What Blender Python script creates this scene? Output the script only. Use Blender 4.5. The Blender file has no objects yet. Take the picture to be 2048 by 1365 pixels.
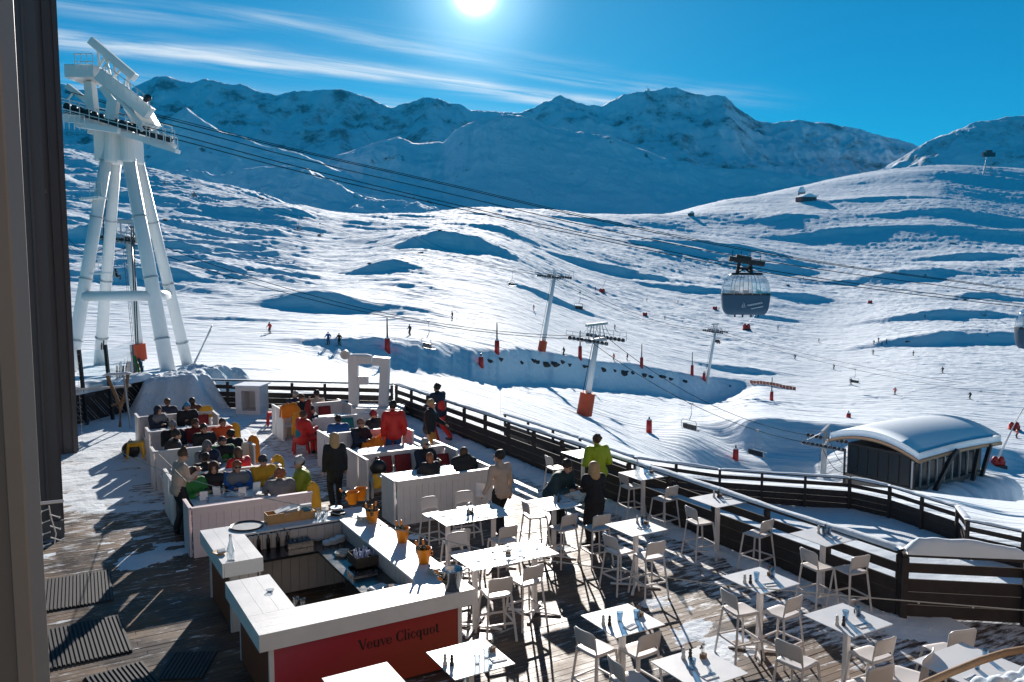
import bpy, math, random
import numpy as np
from mathutils import Vector, Matrix, Euler
random.seed(7)
R = math.radians
SC = bpy.context.scene
COL = SC.collection
# ------------------------------------------------------------------ camera
FPX, PITCH, CAMH = 1700.0, R(5.5), 5.6
cam_d = bpy.data.cameras.new('camera'); cam = bpy.data.objects.new('camera', cam_d); COL.objects.link(cam)
cam.location = (0, 0, CAMH); cam.rotation_euler = (R(90) - PITCH, 0, 0)
cam_d.sensor_width = 36; cam_d.lens = FPX / 2048 * 36
cam_d.clip_start = 0.1; cam_d.clip_end = 20000
SC.camera = cam
CP, SP = math.cos(PITCH), math.sin(PITCH)
def kof(py):
    v = (682.5 - py) / FPX
    return (-SP + v * CP) / (CP + v * SP)
def PY(px, py, Y):
    """world point on the ray of photo pixel (px,py) at forward distance Y"""
    v = (682.5 - py) / FPX
    return Vector(((px - 1024) / FPX / (CP + v * SP) * Y, Y, CAMH + kof(py) * Y))
def PZ(px, py, z=0.0):
    return PY(px, py, (z - CAMH) / kof(py))
# ------------------------------------------------------------------ sky
SUN_EL, SUN_AZ = R(16.8), R(-2.4)
world = bpy.data.worlds.new('World'); SC.world = world; world.use_nodes = True
wn = world.node_tree; wn.nodes.clear()
class NT:
    def __init__(s, nt): s.nt = nt
    def n(s, t, **k):
        x = s.nt.nodes.new(t)
        for a, b in k.items(): setattr(x, a, b)
        return x
    def put(s, sock, v):
        if v is None: return
        if hasattr(v, 'is_output') or isinstance(v, bpy.types.NodeSocket): s.nt.links.new(v, sock)
        else: sock.default_value = v
    def m(s, op, a, b=None, c=None, clamp=False):
        x = s.n('ShaderNodeMath', operation=op, use_clamp=clamp)
        s.put(x.inputs[0], a); s.put(x.inputs[1], b); s.put(x.inputs[2], c); return x.outputs[0]
    def vm(s, op, a, b=None):
        x = s.n('ShaderNodeVectorMath', operation=op); s.put(x.inputs[0], a); s.put(x.inputs[1], b)
        return x.outputs['Value'] if op in ('DOT_PRODUCT', 'LENGTH') else x.outputs[0]
    def sep(s, v):
        x = s.n('ShaderNodeSeparateXYZ'); s.put(x.inputs[0], v); return x.outputs
    def comb(s, a, b, c=0.0):
        x = s.n('ShaderNodeCombineXYZ'); s.put(x.inputs[0], a); s.put(x.inputs[1], b); s.put(x.inputs[2], c); return x.outputs[0]
    def noise(s, vec, scale, detail=4, rough=.55, dist=0.0):
        x = s.n('ShaderNodeTexNoise'); s.put(x.inputs['Vector'], vec); s.put(x.inputs['Scale'], scale)
        s.put(x.inputs['Detail'], detail); s.put(x.inputs['Roughness'], rough); s.put(x.inputs['Distortion'], dist); return x.outputs[0]
    def mix(s, f, a, b, typ='MIX'):
        x = s.n('ShaderNodeMix', data_type='RGBA', blend_type=typ); s.put(x.inputs[0], f); s.put(x.inputs[6], a); s.put(x.inputs[7], b); return x.outputs[2]
    def ramp(s, f, lo, hi, smooth=True):
        x = s.n('ShaderNodeMapRange', interpolation_type='SMOOTHSTEP' if smooth else 'LINEAR'); s.put(x.inputs[0], f); s.put(x.inputs[1], lo); s.put(x.inputs[2], hi)
        return x.outputs[0]
    def mp(s, vec, sc=(1, 1, 1), rot=(0, 0, 0), loc=(0, 0, 0)):
        x = s.n('ShaderNodeMapping'); s.put(x.inputs[0], vec); x.inputs[1].default_value = loc; x.inputs[2].default_value = rot; x.inputs[3].default_value = sc; return x.outputs[0]
    def bump(s, h, strength=.3, dist=.05):
        x = s.n('ShaderNodeBump'); s.put(x.inputs['Height'], h); x.inputs['Strength'].default_value = strength; x.inputs['Distance'].default_value = dist; return x.outputs[0]
W = NT(wn)
sky = W.n('ShaderNodeTexSky', sky_type='NISHITA'); sky.sun_disc = False
sky.sun_elevation = SUN_EL; sky.sun_rotation = SUN_AZ; sky.altitude = 2300; sky.air_density = 1.0; sky.dust_density = 0.25; sky.ozone_density = 3.0
skyc = W.mix(1.0, sky.outputs[0], (0.05, 0.76, 0.92, 1), 'MULTIPLY')
dirv = W.n('ShaderNodeTexCoord').outputs['Generated']
dx, dy, dz = W.sep(dirv)
sunv = (math.sin(SUN_AZ) * math.cos(SUN_EL), math.cos(SUN_AZ) * math.cos(SUN_EL), math.sin(SUN_EL))
dots = W.m('MAXIMUM', W.vm('DOT_PRODUCT', W.vm('NORMALIZE', dirv), sunv), 0.0)
glow = W.m('ADD', W.m('MULTIPLY', W.m('POWER', dots, 9000.0), 25.0), W.m('ADD', W.m('MULTIPLY', W.m('POWER', dots, 600.0), 2.0), W.m('MULTIPLY', W.m('POWER', dots, 40.0), .22)))
kz = W.m('MAXIMUM', dz, 0.03)
px_, py_ = W.m('DIVIDE', dx, kz), W.m('DIVIDE', dy, kz)
A = R(32.6)
al = W.m('ADD', W.m('MULTIPLY', px_, math.cos(A)), W.m('MULTIPLY', py_, math.sin(A)))
ac = W.m('SUBTRACT', W.m('MULTIPLY', py_, math.cos(A)), W.m('MULTIPLY', px_, math.sin(A)))
cv = W.comb(W.m('MULTIPLY', al, .45), W.m('MULTIPLY', ac, 2.6), 3.3)
warp = W.noise(W.comb(al, ac, 1.0), .55, 3, .6)
c1 = W.noise(cv, 1.5, 8, .62, .7)
cacr = W.m('ADD', ac, W.m('MULTIPLY', W.m('SUBTRACT', warp, .5), .9))
# band across: ac at P1 = 3.96*cos+1.977*sin = 4.4
def band(c, w): return W.m('POWER', 2.718, W.m('MULTIPLY', W.m('POWER', W.m('DIVIDE', W.m('SUBTRACT', cacr, c), w), 2.0), -1.0))
endm = W.m('MULTIPLY', W.ramp(al, 4.9, 3.2), 1.0)
bands = W.m('MAXIMUM', W.m('MULTIPLY', band(4.42, .20), 1.15), W.m('MAXIMUM', W.m('MULTIPLY', band(3.75, .16), .55), W.m('MULTIPLY', band(5.6, .45), .55)))
cl = W.m('MULTIPLY', W.m('MULTIPLY', bands, endm), W.ramp(c1, .30, .72))
cl = W.m('MULTIPLY', cl, W.ramp(dy, .2, .5), clamp=True)
tint = W.mix(cl, skyc, (9.5, 10.3, 10.8, 1))
glc = W.n('ShaderNodeMix', data_type='RGBA', blend_type='ADD'); W.put(glc.inputs[0], 1.0); W.put(glc.inputs[6], tint)
gl2 = W.n('ShaderNodeVectorMath', operation='SCALE'); gl2.inputs[0].default_value = (3.4, 4.4, 4.7); W.put(gl2.inputs['Scale'], glow)
W.put(glc.inputs[7], gl2.outputs[0])
bg = W.n('ShaderNodeBackground'); W.put(bg.inputs[0], glc.outputs[2]); bg.inputs[1].default_value = 0.05
wo = W.n('ShaderNodeOutputWorld'); wn.links.new(bg.outputs[0], wo.inputs[0])
# ------------------------------------------------------------------ sun
sl = bpy.data.lights.new('sun', 'SUN'); sl.energy = 5.0; sl.angle = R(.5); sl.color = (1, .92, .84)
so = bpy.data.objects.new('sun', sl); COL.objects.link(so)
so.rotation_euler = Vector(sunv).to_track_quat('Z', 'Y').to_euler()
SC.view_settings.view_transform = 'Standard'; SC.view_settings.look = 'None'
SC.view_settings.exposure = 0.86; SC.view_settings.gamma = 1
SC.cycles.max_bounces = 6; SC.cycles.diffuse_bounces = 3; SC.cycles.glossy_bounces = 3; SC.cycles.transmission_bounces = 6
SC.cycles.transparent_max_bounces = 8; SC.cycles.caustics_reflective = False; SC.cycles.caustics_refractive = False
# ------------------------------------------------------------------ materials
MATS = {}
def mat(name, col, rough=.6, metal=0.0, var=.12, vs=6.0, bump=0.0, bs=40.0, spec=.5, coat=0.0):
    if name in MATS: return MATS[name]
    m = bpy.data.materials.new(name); m.use_nodes = True; t = NT(m.node_tree); b = m.node_tree.nodes['Principled BSDF']
    tc = t.n('ShaderNodeTexCoord').outputs['Object']
    if var > 0:
        f = t.noise(tc, vs, 5, .6)
        c = t.mix(f, tuple(x * (1 - var) for x in col) + (1,), tuple(min(1, x * (1 + var)) for x in col) + (1,))
        t.put(b.inputs['Base Color'], c)
        t.put(b.inputs['Roughness'], t.m('ADD', t.m('MULTIPLY', f, .2), rough - .1, clamp=True))
    else:
        b.inputs['Base Color'].default_value = tuple(col) + (1,); b.inputs['Roughness'].default_value = rough
    b.inputs['Metallic'].default_value = metal; b.inputs['Specular IOR Level'].default_value = spec
    if coat: b.inputs['Coat Weight'].default_value = coat
    if bump: t.put(b.inputs['Normal'], t.bump(t.noise(tc, bs, 4, .6), bump, .01))
    MATS[name] = m; return m
M = dict(
 white=mat('white painted wood', (.78, .75, .74), .5, var=.10, vs=3, bump=.15, bs=30),
 counter=mat('white counter boards', (.76, .76, .76), .46, var=.14, vs=2.5, bump=.2, bs=18),
 pinkw=mat('pinkish white paint', (.70, .57, .58), .55, var=.08, bump=.15, bs=30),
 stool=mat('warm grey plastic', (.64, .60, .58), .42, var=.05, spec=.5),
 table=mat('white table laminate', (.76, .77, .78), .44, var=.03, spec=.6),
 dark=mat('dark stained timber', (.060, .050, .046), .8, var=.35, vs=5, bump=.3, bs=25, spec=.12),
 cladding=mat('grey metal cladding', (.095, .09, .095), .55, var=.2, vs=2.0, bump=.1, bs=12),
 trim=mat('grey window trim', (.13, .125, .125), .5, var=.12, vs=2.0),
 darkm=mat('dark metal', (.03, .03, .035), .45, metal=.6, var=.2),
 steel=mat('brushed steel', (.55, .55, .56), .25, metal=1.0, var=.15, vs=14),
 galv=mat('galvanised steel', (.42, .44, .46), .5, metal=.5, var=.25, vs=3),
 towerw=mat('white tower paint', (.80, .80, .79), .4, var=.10, vs=.6),
 black=mat('black plastic', (.012, .012, .014), .4, var=.2),
 orange=mat('orange bucket', (.82, .26, .01), .35, var=.06),
 red=mat('red safety pad', (.55, .025, .015), .5, var=.12),
 yellow=mat('yellow plastic', (.75, .38, .01), .4, var=.05),
 wood=mat('honey coloured wood', (.50, .27, .10), .5, var=.25, vs=9),
 glulam=mat('laminated timber', (.40, .23, .13), .55, var=.15, vs=4),
 bark=mat('weathered branch wood', (.22, .13, .07), .8, var=.4, vs=8, bump=.5, bs=20),
 paper=mat('printed paper', (.75, .77, .78), .7, var=.15, vs=25),
 ceramic=mat('stoneware', (.60, .58, .54), .35, var=.08),
 cork=mat('orange foil and label', (.80, .26, .03), .35, var=.15, vs=20),
 botg=mat('dark green glass', (.008, .025, .012), .08, var=0, spec=.8),
 peppr=mat('black pepper mill', (.015, .013, .012), .25, var=.1),
 cushr=mat('red striped cushion', (.28, .03, .03), .9, var=.5, vs=20),
 cusht=mat('teal cushion', (.03, .22, .20), .9, var=.15),
 blanko=mat('orange blanket', (.80, .24, .02), .95, var=.15, bump=.5, bs=30),
 blanky=mat('yellow blanket', (.80, .42, .04), .95, var=.12, bump=.5, bs=30),
 rubber=mat('black rubber mat', (.02, .02, .022), .7, var=.3),
 redp=mat('pink red bar panel', (.5, .03, .05), .5, var=.25, vs=.6),
 rustp=mat('rust orange bar panel', (.30, .07, .03), .5, var=.25, vs=.6),
 ink=mat('black lettering', (.008, .007, .008), .5, var=0),
 cabin=mat('blue grey cabin shell', (.03, .075, .13), .5, var=.08, spec=.2),
 logo=mat('pale logo paint', (.55, .65, .75), .5, var=0),
 skin=mat('skin', (.52, .29, .20), .5, var=.08), skin2=mat('fair skin', (.60, .35, .26), .5, var=.08),
 eye=mat('dark eyes', (.02, .015, .012), .2, var=0), boot=mat('ski boot shell', (.03, .03, .035), .35, var=.2),
 rope=mat('pale cord', (.50, .46, .40), .7, var=.1), cable=mat('steel rope', (.012, .012, .014), .95, var=0, spec=0.0),
)
def glass_mat(name, col, rough=.0, a=1.0):
    m = bpy.data.materials.new(name); m.use_nodes = True; b = m.node_tree.nodes['Principled BSDF']
    b.inputs['Base Color'].default_value = col + (1,); b.inputs['Roughness'].default_value = rough
    b.inputs['Transmission Weight'].default_value = a; b.inputs['IOR'].default_value = 1.45; return m
def pane_mat(name, tintc, alpha):
    m = bpy.data.materials.new(name); m.use_nodes = True; t = NT(m.node_tree); n = m.node_tree.nodes
    n.remove(n['Principled BSDF']); tr = t.n('ShaderNodeBsdfTransparent'); tr.inputs[0].default_value = tintc + (1,)
    gl = t.n('ShaderNodeBsdfGlossy'); gl.inputs['Roughness'].default_value = .03
    lw = t.n('ShaderNodeLayerWeight'); mx = t.n('ShaderNodeMixShader'); t.put(mx.inputs[0], t.m('ADD', t.m('MULTIPLY', t.m('POWER', lw.outputs['Facing'], 2.5), .8), alpha + .035, clamp=True))
    t.put(mx.inputs[1], tr.outputs[0]); t.put(mx.inputs[2], gl.outputs[0]); t.put(n['Material Output'].inputs[0], mx.outputs[0]); return m
M['glass'] = pane_mat('clear drinking glass', (.86, .90, .93), .06)
M['bglass'] = pane_mat('blue drinking glass', (.62, .78, .90), .06)
M['pane'] = pane_mat('window pane', (.86, .92, .95), .03)
M['cabpane'] = pane_mat('cabin pane', (.80, .86, .90), .10)
def snow_mat(name, bumps, rock=None, cut=0.0):
    m = bpy.data.materials.new(name); m.use_nodes = True; t = NT(m.node_tree); b = m.node_tree.nodes['Principled BSDF']
    tc = t.n('ShaderNodeTexCoord').outputs['Object']
    f = t.noise(tc, .08, 4, .6)
    c = t.mix(f, (.77, .85, .92, 1), (.84, .90, .95, 1))
    if rock:
        sc, lo, hi, steep0, steep1 = rock
        nz = t.sep(t.n('ShaderNodeNewGeometry').outputs['Normal'])[2]
        st = t.ramp(nz, steep0, steep1)
        rk = t.m('MULTIPLY', t.ramp(t.noise(tc, sc, 9, .68), lo, hi), st)
        c = t.mix(rk, c, t.mix(t.noise(tc, sc * 6, 4), (.05, .045, .042, 1), (.16, .14, .125, 1)))
    t.put(b.inputs['Base Color'], c); b.inputs['Roughness'].default_value = .8; b.inputs['Specular IOR Level'].default_value = .12
    nrm = None
    for (vec, sc, st, ds) in bumps:
        x = t.n('ShaderNodeBump'); t.put(x.inputs['Height'], t.noise(t.mp(tc, vec[0], vec[1]), sc, 6, .6, .2)); x.inputs['Strength'].default_value = st; x.inputs['Distance'].default_value = ds
        if nrm: t.put(x.inputs['Normal'], nrm)
        nrm = x.outputs[0]
    if name == 'snow':
        wv = t.n('ShaderNodeTexWave'); wv.wave_type = 'BANDS'; wv.bands_direction = 'Y'; t.put(wv.inputs['Vector'], t.mp(tc, (.25, 1, 1), (0, 0, .42))); wv.inputs['Scale'].default_value = .16; wv.inputs['Distortion'].default_value = 9; wv.inputs['Detail'].default_value = 4; wv.inputs['Detail Scale'].default_value = .6
        x = t.n('ShaderNodeBump'); t.put(x.inputs['Height'], wv.outputs[1]); x.inputs['Strength'].default_value = .4; x.inputs['Distance'].default_value = .18; t.put(x.inputs['Normal'], nrm); nrm = x.outputs[0]
    t.put(b.inputs['Normal'], nrm); return m
# ------------------------------------------------------------------ mesh helpers
class MB:
    def __init__(s): s.v = []; s.f = []
    def add(s, vs, fs):
        o = len(s.v); s.v += [tuple(x) for x in vs]; s.f += [tuple(i + o for i in f) for f in fs]; return s
    def box(s, c, d, rz=0.0, rot=None):
        hx, hy, hz = d[0] / 2, d[1] / 2, d[2] / 2
        P = [Vector((x, y, z)) for x in (-hx, hx) for y in (-hy, hy) for z in (-hz, hz)]
        mt = rot if rot is not None else Matrix.Rotation(rz, 3, 'Z')
        return s.add([mt @ p + Vector(c) for p in P], [(0, 1, 3, 2), (4, 6, 7, 5), (0, 4, 5, 1), (2, 3, 7, 6), (0, 2, 6, 4), (1, 5, 7, 3)])
    def b2(s, a, b): return s.box([(a[i] + b[i]) / 2 for i in range(3)], [abs(b[i] - a[i]) for i in range(3)])
    def beam(s, p0, p1, w, h):
        p0, p1 = Vector(p0), Vector(p1); d = p1 - p0
        q = d.to_track_quat('Y', 'Z').to_matrix()
        return s.box((p0 + p1) / 2, (w, d.length, h), rot=q)
    def cyl(s, p0, p1, r0, r1=None, n=10, cap=True):
        r1 = r0 if r1 is None else r1; p0, p1 = Vector(p0), Vector(p1); d = (p1 - p0)
        q = d.to_track_quat('Z', 'Y').to_matrix(); vs = []
        for p, r in ((p0, r0), (p1, r1)):
            for i in range(n):
                a = 2 * math.pi * i / n; vs.append(p + q @ Vector((math.cos(a) * r, math.sin(a) * r, 0)))
        fs = [(i, (i + 1) % n, n + (i + 1) % n, n + i) for i in range(n)]
        if cap: fs += [tuple(range(n - 1, -1, -1)), tuple(range(n, 2 * n))]
        return s.add(vs, fs)
    def tube(s, pts, r, n=6):
        pts = [Vector(p) for p in pts]; vs = []; m = len(pts)
        for i, p in enumerate(pts):
            d = (pts[min(i + 1, m - 1)] - pts[max(i - 1, 0)]); q = d.to_track_quat('Z', 'Y').to_matrix()
            for k in range(n):
                a = 2 * math.pi * k / n; vs.append(p + q @ Vector((math.cos(a) * r, math.sin(a) * r, 0)))
        fs = [(i * n + k, i * n + (k + 1) % n, (i + 1) * n + (k + 1) % n, (i + 1) * n + k) for i in range(m - 1) for k in range(n)]
        fs += [tuple(range(n - 1, -1, -1)), tuple((m - 1) * n + k for k in range(n))]
        return s.add(vs, fs)
    def lathe(s, prof, c=(0, 0, 0), n=16, rot=None):
        vs = []
        for r, z in prof:
            for k in range(n):
                a = 2 * math.pi * k / n; p = Vector((math.cos(a) * r, math.sin(a) * r, z))
                if rot is not None: p = rot @ p
                vs.append(p + Vector(c))
        m = len(prof)
        return s.add(vs, [(i * n + k, i * n + (k + 1) % n, (i + 1) * n + (k + 1) % n, (i + 1) * n + k) for i in range(m - 1) for k in range(n)])
    def prism(s, poly, z0, z1):
        n = len(poly); vs = [(x, y, z0) for x, y in poly] + [(x, y, z1) for x, y in poly]
        return s.add(vs, [(i, (i + 1) % n, n + (i + 1) % n, n + i) for i in range(n)] + [tuple(range(n - 1, -1, -1)), tuple(range(n, 2 * n))])
    def slab(s, poly, y0, y1):   # polygon in xz extruded along y
        n = len(poly); vs = [(x, y0, z) for x, z in poly] + [(x, y1, z) for x, z in poly]
        return s.add(vs, [(i, n + i, n + (i + 1) % n, (i + 1) % n) for i in range(n)] + [tuple(range(n)), tuple(range(2 * n - 1, n - 1, -1))])
    def ball(s, c, r, n=10, m=7, sc=(1, 1, 1), rot=None):
        vs = []
        for j in range(m + 1):
            t = math.pi * j / m
            for i in range(n):
                a = 2 * math.pi * i / n; p = Vector((math.sin(t) * math.cos(a) * r * sc[0], math.sin(t) * math.sin(a) * r * sc[1], math.cos(t) * r * sc[2]))
                if rot is not None: p = rot @ p
                vs.append(p + Vector(c))
        return s.add(vs, [(j * n + i, (j + 1) * n + i, (j + 1) * n + (i + 1) % n, j * n + (i + 1) % n) for j in range(m) for i in range(n)])
    def cap(s, p0, p1, r0, r1=None):
        r1 = r0 if r1 is None else r1; p0, p1 = Vector(p0), Vector(p1)
        if (p1 - p0).length > 1e-4: s.cyl(p0, p1, r0, r1, 10)
        s.ball(p0, r0, 10, 6); s.ball(p1, r1, 10, 6); return s
    def build(s, name, material, parent=None, smooth=False, bevel=0.0):
        me = bpy.data.meshes.new(name); me.from_pydata(s.v, [], s.f); me.materials.append(material)
        if smooth: me.shade_smooth()
        o = bpy.data.objects.new(name, me); COL.objects.link(o); o.parent = parent
        if bevel:
            b = o.modifiers.new('bevel', 'BEVEL'); b.width = bevel; b.segments = 2; b.limit_method = 'ANGLE'
        return o
def tag(o, label=None, cat=None, group=None, kind=None):
    for k, v in (('label', label), ('category', cat), ('group', group), ('kind', kind)):
        if v: o[k] = v
    return o
def thing(name, label, cat, loc=(0, 0, 0), rz=0.0, group=None, rot=None):
    o = bpy.data.objects.new(name, None); COL.objects.link(o); o.empty_display_size = .2
    o.location = loc; o.rotation_euler = rot if rot else (0, 0, rz); return tag(o, label, cat, group)
def copy_tree(o, loc, rz, label, scale=None, rot=None, group=None):
    def rec(x, par):
        c = x.copy(); COL.objects.link(c); c.parent = par
        for ch in x.children: rec(ch, c)
        return c
    r = rec(o, None); r.location = loc; r.rotation_euler = rot if rot else (0, 0, rz); r['label'] = label
    if scale: r.scale = (scale,) * 3
    if group: r['group'] = group
    return r
G30 = R(30); E1 = Vector((math.cos(G30), math.sin(G30), 0)); E2 = Vector((-math.sin(G30), math.cos(G30), 0))
def AB(a, b, z=0.0): return E1 * a + E2 * b + Vector((0, 0, z))
# ------------------------------------------------------------------ numpy noise
_rng = np.random.RandomState(11)
_tab = _rng.rand(256, 256)
def vnoise(x, y):
    xi, yi = np.floor(x).astype(int), np.floor(y).astype(int); fx, fy = x - xi, y - yi
    fx = fx * fx * fx * (fx * (fx * 6 - 15) + 10); fy = fy * fy * fy * (fy * (fy * 6 - 15) + 10)
    g = lambda i, j: _tab[(i) % 256, (j) % 256]
    return (g(xi, yi) * (1 - fx) + g(xi + 1, yi) * fx) * (1 - fy) + (g(xi, yi + 1) * (1 - fx) + g(xi + 1, yi + 1) * fx) * fy
def fbm(x, y, o=4, g=.5):
    r = 0; a = 1; t = 0
    for i in range(o):
        r = r + a * (vnoise(x * 2 ** i + 17.3 * i, y * 2 ** i + 5.1 * i) - .5); t += a; a *= g
    return r / t * 2
def ridged(x, y, o=5, g=.5):
    r = 0; a = 1; t = 0
    for i in range(o):
        r = r + a * (1 - np.abs(vnoise(x * 2 ** i + 7.7 * i, y * 2 ** i + 3.3 * i) * 2 - 1)); t += a; a *= g
    return r / t
def sstep(t): t = np.clip(t, 0, 1); return t * t * (3 - 2 * t)
def grid_mesh(name, X, Y, Z, material, mask=None, smooth=True):
    n, m = X.shape; V = np.stack([X, Y, Z], -1).reshape(-1, 3)
    idx = np.arange(n * m).reshape(n, m)
    F = np.stack([idx[:-1, :-1], idx[:-1, 1:], idx[1:, 1:], idx[1:, :-1]], -1)
    F = F[mask] if mask is not None else F.reshape(-1, 4)
    if mask is not None:
        used = np.unique(F); re = np.full(n * m, -1); re[used] = np.arange(len(used)); V = V[used]; F = re[F]
    me = bpy.data.meshes.new(name); me.vertices.add(len(V)); me.vertices.foreach_set('co', V.astype(np.float32).ravel())
    me.loops.add(len(F) * 4); me.loops.foreach_set('vertex_index', F.astype(np.int32).ravel())
    me.polygons.add(len(F)); me.polygons.foreach_set('loop_start', np.arange(0, len(F) * 4, 4, dtype=np.int32)); me.polygons.foreach_set('loop_total', np.full(len(F), 4, dtype=np.int32))
    me.update(calc_edges=True); me.validate(); me.materials.append(material)
    if smooth: me.shade_smooth()
    o = bpy.data.objects.new(name, me); COL.objects.link(o); return o
# ------------------------------------------------------------------ terrain
def colz(lst):
    Ys, Zs = [], []
    for e in lst:
        Ys.append(e[0]); Zs.append(e[1] if e[1] < 50 and len(e) == 3 else CAMH + kof(e[1]) * e[0])
    return Ys, Zs
z = 'z'
COLS = {
 -400: [(10,-5,z),(30,-3,z),(45,-1.8,z),(70,745),(110,690),(180,600),(250,535),(360,460),(520,385),(700,325),(950,270),(1200,290),(1900,400)],
 100: [(10,-5,z),(30,-3,z),(45,-1.6,z),(70,743),(110,690),(180,602),(250,542),(360,472),(520,402),(700,346),(930,296),(1150,310),(1900,420)],
 300: [(10,-5,z),(30,-3,z),(45,-1.6,z),(70,741),(110,690),(180,605),(250,552),(360,488),(520,420),(690,366),(860,332),(1050,345),(1400,400),(1900,440)],
 480: [(10,-5,z),(30,-3,z),(45,-1.7,z),(70,741),(110,690),(170,622),(250,563),(350,508),(480,452),(620,405),(760,374),(950,392),(1900,450)],
 680: [(10,-5,z),(30,-3.4,z),(50,-2.2,z),(70,746),(110,690),(170,632),(250,576),(360,518),(480,472),(600,444),(750,452),(1100,466),(1900,480)],
 850: [(10,-5,z),(32,-4,z),(50,-3.6,z),(70,768),(100,712),(170,640),(240,580),(320,520),(400,480),(520,450),(700,430),(800,424),(1000,442),(1300,470)],
 1000: [(10,-5,z),(34,-4.4,z),(60,832),(85,772),(125,713),(170,655),(240,592),(340,520),(480,470),(650,430),(800,411),(950,425),(1300,460)],
 1150: [(10,-5,z),(36,-4.4,z),(55,888),(80,838),(110,786),(160,718),(205,688),(290,622),(430,552),(620,490),(800,447),(950,425),(1150,440),(1900,470)],
 1280: [(10,-5,z),(38,-4.4,z),(60,915),(98,868),(112,850),(140,795),(186,735),(235,696),(330,640),(480,570),(680,500),(870,455),(1020,432),(1200,440),(1900,470)],
 1450: [(10,-5,z),(36,-4.3,z),(60,950),(96,952),(112,846),(140,815),(175,792),(207,770),(250,725),(360,652),(520,582),(740,508),(950,450),(1150,410),(1280,398),(1450,415),(1900,450)],
 1650: [(10,-5,z),(34,-4.2,z),(60,965),(97,968),(113,858),(140,838),(190,800),(240,752),(310,700),(430,637),(600,572),(830,502),(980,440),(1250,385),(1480,357),(1600,368),(1900,420)],
 1850: [(10,-5,z),(31,-4.2,z),(60,982),(97,975),(114,866),(140,845),(190,790),(260,715),(370,652),(540,582),(760,512),(900,450),(1150,386),(1500,329),(1620,338),(1900,380)],
 2048: [(10,-5,z),(28,-4.2,z),(45,1030),(70,995),(95,980),(115,925),(140,880),(180,810),(240,730),(340,662),(500,592),(720,522),(1000,440),(1230,385),(1480,342),(1620,352),(1900,400)],
 2500: [(10,-5,z),(28,-4.2,z),(45,1030),(70,995),(95,980),(115,925),(140,880),(180,810),(240,730),(340,662),(500,592),(720,522),(1000,440),(1230,385),(1480,342),(1620,352),(1900,400)],
}
LG = np.linspace(math.log(10), math.log(2000), 320)
cps = sorted(COLS); TAB = []
for c in cps:
    ys, zs = colz(COLS[c]); ys = np.log(np.array(ys)); zs = np.array(zs)
    # monotone-ish hermite
    d = np.diff(zs) / np.diff(ys); sl_ = np.zeros(len(zs)); sl_[1:-1] = np.where(d[:-1] * d[1:] > 0, 2 * d[:-1] * d[1:] / (d[:-1] + d[1:] + 1e-9), 0); sl_[0] = d[0]; sl_[-1] = d[-1]
    i = np.clip(np.searchsorted(ys, LG) - 1, 0, len(ys) - 2); h = ys[i + 1] - ys[i]; t = np.clip((LG - ys[i]) / h, 0, 1)
    TAB.append((2*t**3-3*t**2+1)*zs[i] + (t**3-2*t**2+t)*h*sl_[i] + (-2*t**3+3*t**2)*zs[i+1] + (t**3-t**2)*h*sl_[i+1])
TAB = np.array(TAB); CPS = np.array(cps, float)
FP = np.arange(-400, 2500.1, 10.0); TF = np.array([np.interp(FP, CPS, TAB[:, j]) for j in range(TAB.shape[1])]).T
_k = np.exp(-(np.arange(-12, 13) * 10.0 / 52) ** 2 / 2); _k /= _k.sum()
TF = np.array([np.convolve(np.pad(TF[:, j], 12, 'edge'), _k, 'valid') for j in range(TF.shape[1])]).T
def zbase(px, Y):
    f = np.clip((px - FP[0]) / 10.0, 0, len(FP) - 1.001); i = f.astype(int); t = f - i
    l = np.clip((np.log(np.maximum(Y, 10.01)) - LG[0]) / (LG[1] - LG[0]), 0, len(LG) - 1.001); j = l.astype(int); s = l - j
    g = lambda a, b: TF[a, b]
    return (g(i, j) * (1 - t) + g(i + 1, j) * t) * (1 - s) + (g(i, j + 1) * (1 - t) + g(i + 1, j + 1) * t) * s
# wind-carved scarps:  px, py(base), half width px, height m, tilt
SCARPS = [(620,622,135,4.2,.0),(890,500,115,7,.0),(400,500,90,3,.1),(170,480,80,5,0),(560,430,70,3,.2),(1110,605,90,1.6,.1),(1010,470,70,4,.0),
 (1280,560,110,3.2,.0),(1200,540,120,3,.0),(1560,545,90,4,.1),(1700,470,160,5,.0),(1820,560,120,5,.0),(1950,520,110,4.5,.0),(1990,600,90,3.5,.0),(2000,470,110,4,0),(1450,500,110,5,.0),
 (1370,585,120,3,.0),(1600,600,90,2.5,0),(1900,640,150,4,.05),(2000,690,140,4,.05),(1700,570,120,3,0),(1900,430,150,3.5,0),(1750,400,120,3.5,0),(1560,440,80,4,0),(1200,450,120,5,0),
 (260,560,120,3,.15),(500,545,130,3,.1),(760,545,60,3,.2),(1540,640,60,1.5,0),(460,640,160,.5,.1),(720,700,130,.8,.1),(1480,745,90,1.3,.1),(1350,500,100,4,0),(1840,690,130,2.5,.05)]
def _rough(px, Y):
    r = np.interp(Y, [20, 60, 150, 230, 320, 600, 900, 1100], [.03, .10, .14, .35, .9, 1.1, 1.0, .6])
    left = sstep((760 - px) / 160) * np.interp(Y, [100, 150, 200, 300], [0, .15, .7, 1.0])
    r = np.maximum(r, left * 1.0)
    mid = np.exp(-((px - 830) / 90) ** 2) * np.interp(Y, [130, 170, 230, 300], [0, 1.0, 1.1, .6])
    r = np.maximum(r, mid)
    piste = np.exp(-((px - 1690) / 110) ** 2) * np.interp(Y, [150, 220, 420, 520], [0, 1, 1, 0])
    piste = np.maximum(piste, np.exp(-((px - 1180) / 160) ** 2) * np.interp(Y, [150, 190, 300, 380], [0, .7, .7, 0]))
    return r * (1 - .75 * piste)
SC_W = []
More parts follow.
